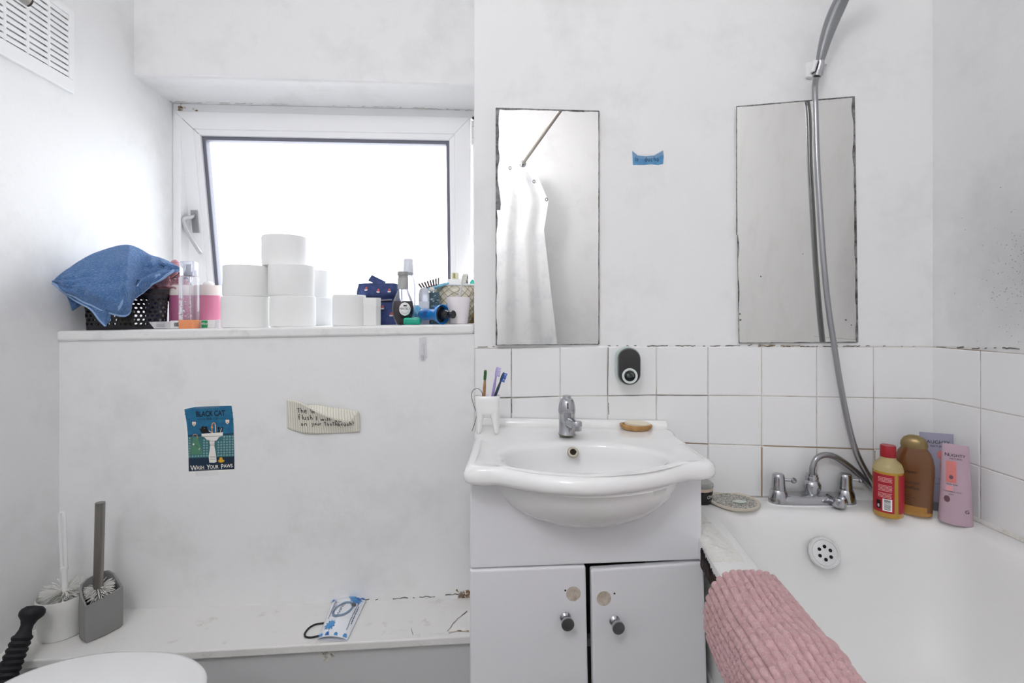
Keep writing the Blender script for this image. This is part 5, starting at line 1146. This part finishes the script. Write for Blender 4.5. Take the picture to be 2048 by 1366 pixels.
mb = MB().lathe([(.0001, Hc-.002), (.011, Hc-.002), (.011, Hc+.012), (.0075, Hc+.014), (.0075, Hp-.008), (.0001, Hp-.008)], c, 24); obj('spray_pump', mb, mat('pump_grey', '#b9bbc4', .3, .5), pf)
obj('dip_tube', MB().tube([c+Vector((.001, 0, Hc)), c+Vector((.006, 0, .01))], .0014, 8), PLW, pf)
fm_ = lambda x, y, o=0.: c+Vector((x, -.0176-o, y)); mb = MB()
for k in range(64):
    x, y = random.uniform(-.019, .019), abs(random.gauss(0, .026))+.034
    if y < .095: mb.poly2(splat(x, y, random.uniform(.0014, .0036), 5), fm_, k % 3)
obj('petal_print', mb, [mat('petal_pink', '#d98fa8', .5), mat('petal_plum', '#b58aa4', .5), mat('petal_white', '#f3eef0', .5)], pf, smooth=False)
mb = MB().text2('PEACH', 0, .082, .012, fm_, 0, .0006, down=False); obj('lettering', mb, mat('lettering_rose', '#cf8ea2', .5), pf, smooth=False)
# ---- folded carton lying along the sill front
a_, b_ = on_sill(338, .052), on_sill(430, .052); a_.y += .006; ex_ = (b_-a_); ex_.z = 0; Lc = ex_.length; ex_.normalize(); ey_ = Vector((-ex_.y, ex_.x, 0)); zc_ = min(a_.z, b_.z); ct = thing('medicine_carton', 'flat white carton with green end label lying behind the perfume bottle', 'carton', (a_+b_)/2)
def cp(s, d, z): q_ = a_+ex_*s+ey_*d; return Vector((q_.x, q_.y, sill_z(q_.x)+.0005+z))
hC = .024
mb = MB().slab([cp(0, 0, 0), cp(Lc, 0, 0), cp(Lc, .030, 0), cp(0, .030, 0)], [cp(0, 0, hC), cp(Lc, 0, hC), cp(Lc, .030, hC), cp(0, .030, hC)]); obj('box', mb, mat('carton_white', '#e9e9ea', .5), ct, bevel=.001, smooth=False)
mb = MB().slab([cp(0, .002, .001), cp(0, .003, .001), cp(0, .003, hC-.002), cp(0, .002, hC-.002)], [cp(-.040, -.012, .001), cp(-.040, -.011, .001), cp(-.056, -.011, hC-.003), cp(-.056, -.012, hC-.003)]); obj('end_flap', mb, mat('carton_grey', '#cfcfd1', .6), ct, smooth=False)
cm_ = lambda x, y, o=0.: cp(x, -.0006-o, y); mb = MB(); mb.poly2(R_(Lc-.040, .001, Lc-.022, hC-.001), cm_, 0); mb.text2('4for', Lc-.031, .0095, .0115, cm_, 1, .0005, down=False, rot=0.)
for k in range(12): mb.stroke2([(.012+k*.0013, .006), (.012+k*.0013, .018)], .0004+.0005*random.random(), cm_, 2, .0003)
for k in range(4): mb.stroke2([(-.034+k*.0, .006+k*.004), (-.012, .006+k*.004)], .0008, lambda x, y, o=0.: cp(x, x*.25-.0035, y), 2)
obj('print', mb, [mat('print_green', '#1f9a63', .5), LETW, mat('print_dark_grey', '#4a4a50', .6)], ct, smooth=False)
c = pt(405, 569, 1.66); o = obj('jar_lid', MB().lathe([(.0001, 0), (.016, 0), (.016, .006), (.010, .012), (.0001, .013)], c, 24), PLW, loc=c)
o.location.z = zpx(571, 1.655)+0; o.location = Vector((on_sill(417, .15).x, on_sill(417, .15).y, zpx(571, on_sill(417, .15).y)+.0002)); tag(o, 'small domed white cap lying on the bright pink tub', 'cap')

# ---- white box, toiletry bag
c = on_sill(744, .062); q_ = Matrix.Rotation(.30, 3, 'Z'); hW = zpx(596, c.y-.02)-c.z; t = thing('white_carton', 'plain white folded carton between the slim toilet roll and the toiletry bag', 'carton', c)
P_ = [(-.026, -.020), (.012, -.020), (.026, -.006), (.026, .022), (-.026, .022)]; P_ = [(c.x+(q_ @ Vector((x, y, 0))).x, c.y+(q_ @ Vector((x, y, 0))).y) for x, y in P_]
obj('box', MB().prism(P_, c.z, c.z+hW), PAPER, t, bevel=.0012, smooth=False)
obj('lid_flap', MB().prism([(c.x+(x-c.x)*1.015, c.y+(y-c.y)*1.015) for x, y in P_], c.z+hW*.70, c.z+hW+.0012), mat('carton_bright', '#f4f4f3', .6), t, bevel=.001, smooth=False)
c = on_sill(757, .170); tb_ = thing('toiletry_bag', 'navy zipped toiletry bag with red boat motifs on the sill', 'bag', c); DEN = mat('bag_navy', '#33406b', .8, bump=(300, .4, .002), var=('#46568a', 18, .45, .62)); zB = zpx(566, c.y-.05)-c.z
def bag_pt(u, v):                                      # soft pouch
    a = 2*PI*u; e = 3.0; top_ = v**2; w = .067*(1-.06*v+.09*math.sin(PI*v)); d = .050*(1-.30*top_); x = w*math.copysign(abs(math.cos(a))**(2/e), math.cos(a)); y = d*math.copysign(abs(math.sin(a))**(2/e), math.sin(a)); k = .006*nz(x*40, y*40, v*5); pinch = .018*math.exp(-((v-.62)/.06)**2)
    return c+Vector((x*(1+k*6), y*(1+k*6)+(pinch if y < 0 else 0), zB*v+.006*nz(x*30, 1, 2)*v))
mb = MB(); mb.grid(bag_pt, 72, 30); mb.add([bag_pt(i/72, 1) for i in range(72)], [tuple(range(72))]); obj('pouch', mb, DEN, tb_, ang=180)
def bagf(x, v, o=0.): 
    w = .067*(1-.06*v+.09*math.sin(PI*v)); cs = max(-.98, min(.98, x/w)); ca = math.copysign(abs(cs)**1.5, cs); a = -math.acos(max(-1, min(1, ca))); return bag_pt((a/(2*PI)) % 1, v)+Vector((0, -.0015-o, 0))
mb = MB()
for k in range(24): mb.stroke2([(-.048+k*.0042, .60), (-.0462+k*.0042, .60)], .03, bagf, 0, .001)
obj('zip', mb, mat('zip_white', '#e6e6ea', .4), tb_, smooth=False)
mb = MB(); mb.stroke2([(x*.0055-.052, .57) for x in range(20)], .05, bagf, 0, .0003); obj('zip_tape', mb, mat('zip_dark', '#14161f', .7), tb_, smooth=False)
mb = MB(); mb.box(c+Vector((.0, -.018, zB+.008)), (.052, .004, .024), Matrix.Rotation(.45, 3, 'Y') @ Matrix.Rotation(-.5, 3, 'X')); obj('fold_flap', mb, DEN, tb_, bevel=.0015)
mb = MB()
for x, v in ((.026, .42), (.014, .14), (.010, .82), (.045, .82), (.052, .25), (-.030, .86), (-.02, .3)):
    mb.poly2([(x-.0055, v-.01), (x-.004, v-.045), (x+.004, v-.045), (x+.0055, v-.01)], bagf, 1, .0006); mb.poly2([(x-.004, v), (x-.002, v+.05), (x+.003, v+.05), (x+.004, v)], bagf, 0, .0006)
obj('boat_motif', mb, [mat('motif_red', '#c4574f', .6), mat('motif_pale', '#ead9d6', .6)], tb_, smooth=False)

# ---- dark bottle
c = on_sill(806, .040); db = thing('mouthwash_bottle', 'round-bellied bottle of dark liquid with grey neck and white round label', 'bottle', c); f_ = (zpx(543, c.y)-c.z)/.158
prof = [(.0001, 0), (.016, 0), (.019, .002), (.027, .018), (.0325, .036), (.0332, .048), (.031, .064), (.026, .080), (.019, .094), (.0135, .106), (.0125, .112)]
LV = 7
obj('liquid', MB().lathe([(r*.95, z*f_+.001) for r, z in prof[:LV]]+[(.029, .0700*f_), (.0001, .0700*f_)], c, 44), mat('dark_liquid', '#33272e', .1, coat=.5), db)
obj('bottle', MB().lathe([(r*1.0, z*f_) for r, z in prof], c, 44, cap=False), CLEAR, db)
obj('neck_wrap', MB().lathe([(.0160, .106*f_), (.0160, .138*f_), (.0155, .139*f_)], c, 32), mat('neck_grey', '#a9a9a8', .5, bump=(200, .3, .001)), db)
obj('cap', MB().lathe([(.0150, .138*f_), (.0150, .146*f_), (.0170, .147*f_), (.0170, .157*f_), (.0155, .158*f_), (.0001, .158*f_)], c, 32), mat('cap_grey', '#9d9d9b', .35, .2), db)
def belly(x, y, o=0.):
    zz = y; r = .0001
    for (r0, z0), (r1, z1) in zip(prof[2:], prof[3:]):
        if z0*f_ <= zz <= z1*f_: r = r0+(r1-r0)*(zz-z0*f_)/((z1-z0)*f_)
    a = .40+x/.033; return c+Vector(((r+.0009+o)*math.sin(a), -(r+.0009+o)*math.cos(a), zz))
mb = MB(); P_ = ell(0, .0465*f_, .0175, .0205, 32)
mb.grid(lambda u, v: belly((2*u-1)*.0175*math.sqrt(max(0, 1-(2*v-1)**2)), .0465*f_+(2*v-1)*.0205), 14, 14); obj('label', mb, PAPER, db)
mb = MB().text2('MATELY', 0, .0445*f_, .0092, belly, 0, .0008, down=False); mb.stroke2([(-.010, .038*f_), (.010, .038*f_)], .0011, belly, 0, .0008); mb.stroke2([(-.006, .034*f_), (.006, .034*f_)], .0008, belly, 0, .0008); mb.poly2(R_(-.005, .054*f_, .005, .0585*f_), belly, 0, .0008); obj('lettering', mb, mat('lettering_slate', '#3c3d45', .6), db, smooth=False)
# ---- clear bottle with a white cap behind it
c = on_sill(816.5, .135); cb = thing('lotion_bottle', 'clear bottle with tall white cap standing behind the dark bottle', 'bottle', c); H1_ = zpx(518, c.y)-c.z; H0_ = zpx(543, c.y)-c.z
obj('bottle', MB().lathe([(.0001, 0), (.022, 0), (.024, .003), (.024, H0_*.72), (.020, H0_*.86), (.013, H0_*.93), (.013, H0_)], c, 36), CLEARD, cb); obj('cap', MB().lathe([(.0165, H0_-.004), (.0165, H0_), (.0150, H1_-.003), (.013, H1_), (.0001, H1_)], c, 32), mat('cap_pale', '#dcdfe6', .4), cb); obj('collar', MB().lathe([(.0172, H0_-.012), (.0172, H0_-.005)], c, 28), mat('collar_silver', '#a4a7ab', .3, .8), cb)
# ---- green soap
c = on_sill(825, .018); o = obj('soap_box', MB().box(c+Vector((0, 0, .0115)), (.050, .034, .021)), mat('soap_green', '#12a98c', .25, coat=.3), loc=c, bevel=.006, ang=60); tag(o, 'teal green rounded soap box at the front edge of the sill', 'soap box')
# ---- blue tool with black stepped nozzle
rc = pt(880, 629, 1.532); rc.z = sill_z(rc.x)+.0305; d2 = Vector((.80, -.60, .0)).normalized(); nt = thing('nozzle_tool', 'blue tube tool with flared end and black stepped nozzle lying on the sill', 'tool', rc); BLU = mat('tool_blue', '#1f80cf', .2, coat=.4)
obj('handle', MB().lathe([(.0001, -.085), (.013, -.084), (.018, -.078), (.0185, -.06), (.0175, -.035), (.0185, -.020), (.023, -.008), (.0285, .002), (.0303, .008), (.0303, .0115), (.0285, .0125), (.0245, .006), (.0235, .0005)], rc, 44, d2, cap=False), BLU, nt)
obj('nozzle', MB().lathe([(.0237, .003), (.0200, .0035), (.0165, .006), (.0150, .022), (.0138, .0225), (.0130, .034), (.0118, .0345), (.0112, .046), (.0122, .0475), (.0122, .056), (.0108, .0575), (.0001, .0575)], rc, 36, d2), mat('nozzle_black', '#1d1b1f', .25, coat=.3), nt)
mb = MB().box(rc-d2*.045+Vector((-.0105, -.015, .003)), (.012, .006, .014)); obj('switch', mb, mat('switch_blue', '#0f4f96', .3), nt, bevel=.0015)
# ---- pale blue packet, white deodorant, floral box, hairbrush
cloth_ball('plastic_packet', 'crumpled light blue plastic packet behind the dark bottle', 'packet', mat('packet_blue', '#79bfe6', .2, coat=.4), on_sill(834, .105)+Vector((0, 0, .028)), .02, (.9, .9, 1.35), .5, 2.2, 9)
c = on_sill(848, .115); t = thing('deodorant', 'white rounded deodorant stick left of the floral carton', 'deodorant', c); hD = zpx(575, c.y)-c.z
obj('body', MB().lathe([(.0001, 0), (.0165, 0), (.0175, .003), (.0175, hD*.62)], c, 32, sx=1., sy=.7), mat('deodorant_body', '#e6e8ec', .3), t); obj('cap', MB().lathe([(.0177, hD*.62), (.0177, hD*.80), (.0145, hD*.94), (.008, hD*.99), (.0001, hD)], c, 32, sx=1., sy=.7), mat('deodorant_cap', '#d9dce6', .2, trans=.3), t)
c = on_sill(866, .150); hF = zpx(585, c.y)-c.z; t = thing('floral_carton', 'dark floral patterned carton with a bottle top behind the blue tool', 'carton', c); FLO = mat('floral_teal', '#48616d', .6)
obj('box', MB().box(c+Vector((0, 0, hF/2)), (.040, .034, hF), Matrix.Rotation(.2, 3, 'Z')), FLO, t, bevel=.001, smooth=False)
mb = MB()
for k in range(42):
    x, y = random.uniform(-.018, .018), random.uniform(.006, hF-.006); R2 = Matrix.Rotation(.2, 3, 'Z'); mb.poly2(splat(x, y, random.uniform(.0025, .0055), 5), lambda X, Y, o=0.: c+R2 @ Vector((X, -.0175-.0002*(k % 4), Y)), k % 3)
obj('flower_print', mb, [mat('floral_dark', '#232c35', .6), mat('floral_pale', '#b9c8cc', .6), mat('floral_mid', '#7f9aa2', .6)], t, smooth=False)
c2 = c+Vector((-.004, -.004, hF)); o = obj('bottle_stopper', MB().ball(c2+Vector((0, 0, .0095)), .0095, 16, 0, (1.15, .9, 1)), PLWG, loc=c2); tag(o, 'white ball-shaped stopper on the floral carton', 'stopper')
c = pt(862, 577, 1.66); ax2 = Vector((.93, .2, .30)).normalized(); fr2 = Vector((-.29, -.05, .95)).normalized(); sd2 = ax2.cross(fr2); hbz = thing('hairbrush', 'pale blue hairbrush lying bristles up above the floral carton', 'hairbrush', c)
mb = MB(); Lb = []
for k in range(15):
    s = k/14; a = .019*math.sin(PI*min(1, max(.04, s*.96+.02)))**.5; Lb.append([c+ax2*(-.032+.068*s)+sd2*(a*math.cos(t))+fr2*(.0065*math.sin(t)) for t in [2*PI*i/20 for i in range(20)]])
mb.loops(Lb, True, True, True); mb.tube([c+ax2*.034, c+ax2*.05, c+ax2*.062], [.006, .0055, .004], 12); obj('paddle', mb, mat('brush_blue', '#8cc4dc', .3), hbz)
mb = MB(); mp = []
for i in range(8):
    for j in range(3):
        s, w = -.026+.0075*i, -.011+.011*j
        if (s/.033)**2+(w/.018)**2 > 1: continue
        p = c+ax2*s+sd2*w+fr2*.004; tip = p+fr2*.021+ax2*(s*.28)+sd2*w*.3; mb.tube([p, tip], .0025, 6); mp.append(tip)
obj('bristles', mb, mat('brush_bristle', '#574849', .6), hbz); mb = MB()
for p in mp: mb.ball(p, .0024, 6)
obj('bristle_tips', mb, mat('brush_tips', '#3c3536', .5), hbz)
mb = MB(); mb.grid(lambda u, v: c+ax2*(-.030+.06*u)+sd2*((v-.5)*.030*math.sin(PI*min(.97, max(.03, u)))**.5)+fr2*(.0068+.003*math.sin(PI*u)*math.sin(PI*v)), 12, 8); obj('cushion', mb, mat('brush_cushion', '#d89a8c', .6), hbz)

# ---- quilted bag with things in it
c = on_sill(905, .225); c.x = -.192; qb = thing('quilted_bag', 'cream quilted wash bag with gold side at the right end of the sill', 'bag', c); hQ = zpx(570, c.y-.06)-c.z
def qpt(u, v):
    a = 2*PI*u; e = 2.6; w = .070*(.80+.42*math.sin(PI*(.12+.70*v))**1.2)*.93; d = .055*(.86+.28*math.sin(PI*(.12+.72*v))); x = w*math.copysign(abs(math.cos(a))**(2/e), math.cos(a)); y = d*math.copysign(abs(math.sin(a))**(2/e), math.sin(a))
    g = u*18; hh = v*5.; k1 = abs(((g+hh) % 1)-.5)*2; k2 = abs(((g-hh) % 1)-.5)*2; q = .0035*(1-k1**6)*(1-k2**6); r = math.hypot(x, y)+1e-6; return c+Vector((x*(1+q/r), y*(1+q/r), hQ*v))
QM = mat('quilt_cream', '#e2dccb', .5, var=('#cfc6ad', 16, .45, .65)); GOLD = mat('bag_gold', '#c4a566', .45, .2); mb = MB(); mb.grid(qpt, 180, 60); mb.add([qpt(i/180, 1) for i in range(180)], [tuple(range(180))])
for fi, f in enumerate(mb.f[:180*60]):
    u = (fi % 180)/180; v = (fi//180)/60
    if (u > .88 or u < .10) and v < .82-.9*max(0, u-.9 if u > .5 else 0): mb.m[fi] = 1
obj('pouch', mb, [QM, GOLD], qb, ang=180)
mb = MB()
for k in range(-8, 26):                                # stitched seams
    for sgn in (1, -1):
        P_ = []
        for j in range(31):
            v = j/30; u = (k+.5-sgn*v*5)/18
            if .50 < u < .90: P_.append(qpt(u, v)+Vector((0, -.001, 0)))
        if len(P_) > 3: mb.tube(P_, .0008, 5)
obj('quilt_seams', mb, mat('seam_olive', '#8f876f', .7), qb)
mb = MB().tube([qpt(i/72, .985)+Vector((0, 0, .003)) for i in range(73)], .004, 8); obj('zip_edge', mb, mat('zip_edge_white', '#e8e8ec', .5), qb)
c3 = Vector((-.196, c.y-.018, c.z+hQ+.002)); t = thing('scent_bottle', 'small white scent bottle with gold cap on the quilted bag', 'bottle', c3); obj('bottle', MB().box(c3+Vector((0, 0, .010)), (.050, .026, .020)), PLW, t, bevel=.004); obj('cap', MB().lathe([(.0001, .019), (.0125, .019), (.0132, .021), (.0132, .040), (.012, .042), (.0001, .042)], c3, 28), mat('cap_ivory', '#e6e4c8', .3), t); obj('gold_band', MB().box(c3+Vector((.000, -.0132, .031)), (.007, .002, .017)), mat('band_olive', '#9c9a68', .4, .3), t)
c4 = Vector((-.158, c.y-.008, c.z+hQ+.002)); t = thing('mascara_tube', 'dark speckled cosmetic tube standing beside the gold capped scent bottle', 'cosmetic', c4); obj('tube', MB().lathe([(.0001, 0), (.007, 0), (.007, .036), (.006, .038), (.0001, .038)], c4, 20), mat('speckled_dark', '#5a6068', .4, var=('#c8ccd0', 160, .5, .6)), t)
c5 = Vector((-.137, c.y-.0, c.z+hQ+.001)); o = obj('teal_cap', MB().lathe([(.0001, 0), (.010, 0), (.009, .012), (.002, .022), (.0001, .022)], c5, 20), mat('teal_plastic', '#41c4b0', .3), loc=c5); tag(o, 'pointed teal cap on the quilted bag beside the window frame', 'cap')
c6 = on_sill(884, .105); cloth_ball('foil_packet', 'crumpled bright blue foil packet behind the flared tool', 'packet', mat('foil_blue', '#2b86cf', .15, .3, coat=.5), c6+Vector((0, 0, .042)), .022, (1.25, .7, .8), .55, 2.4, 4)
# ---- white cup with toothbrush
c = on_sill(917, .050); cu = thing('tumbler', 'plain white plastic tumbler at the right end of the sill', 'cup', c); hU = zpx(594, c.y-.03)-c.z
obj('cup', MB().lathe([(.0001, 0), (.026, 0), (.0282, .002), (.0368, hU-.001), (.0366, hU), (.0352, hU-.001), (.0265, .004), (.0001, .004)], c, 44), mat('tumbler_white', '#ece7ea', .35, sss=.1), cu)
bt = brush('toothbrush', c+Vector((-.008, .004, .008)), pt(928, 548, 1.585), 'white translucent toothbrush standing in the white tumbler', mat('brush_clear', '#dfdfdc', .25, trans=.3), mat('bristle_cream', '#f0eee4', .8), 'side', w=.0052, headlen=.032, bow=.002)
bt['group'] = ''; del bt['group']

# ================================================================== ADDED FILL LAMP, SKY, CAMERA
lx, ly, lz = -.45, -.65, 2.6; lamp = thing('fill_lamp', 'white globe lamp added out of view to fill the room with light', 'lamp', (lx, ly, ZC))  # unseen globe, added behind the camera to even out the room light
obj('ceiling_rose', MB().lathe([(.0001, 0), (.06, 0), (.06, -.02), (.01, -.03), (.0001, -.03)], (lx, ly, ZC), 32), PLW, lamp)
obj('cord', MB().tube([(lx, ly, ZC-.02), (lx, ly, lz+.16)], .004, 8), PLW, lamp)
obj('globe', MB().ball((lx, ly, lz), .17, 28), mat('fill_globe', '#fdfcff', .4, emit=LAMP), lamp)
wo = bpy.data.worlds.new('sky'); SC.world = wo; wo.use_nodes = True; bgn = wo.node_tree.nodes['Background']; bgn.inputs['Color'].default_value = (.985, .99, 1, 1); bgn.inputs['Strength'].default_value = SKY
po2 = bpy.data.lights.new('window_daylight', 'AREA'); po2.shape = 'RECTANGLE'; po2.size = 1.1; po2.size_y = .85; po2.cycles.is_portal = True
po_o = bpy.data.objects.new('window_daylight', po2); COL.objects.link(po_o); po_o.location = (-.72, 2.12, 1.56); po_o.rotation_euler = (math.radians(-90), 0, 0)
cam = bpy.data.cameras.new('camera'); co = bpy.data.objects.new('camera', cam); COL.objects.link(co); co.location = (0, 0, CZ); co.rotation_euler = (PI/2, 0, 0)
cam.sensor_width = 36; cam.sensor_fit = 'HORIZONTAL'; cam.lens = 36*F/2048; cam.shift_y = -(683-HY)/2048; cam.clip_start = .01; SC.camera = co
SC.view_settings.view_transform = 'Standard'; SC.view_settings.look = 'None'; SC.view_settings.gamma = 1; SC.view_settings.use_curve_mapping = False; SC.view_settings.exposure = EXPO
SC.cycles.use_denoising = True; SC.cycles.max_bounces = 12; SC.cycles.diffuse_bounces = 8; SC.cycles.transparent_max_bounces = 16; SC.cycles.caustics_reflective = False; SC.cycles.caustics_refractive = False; SC.cycles.sample_clamp_indirect = 6
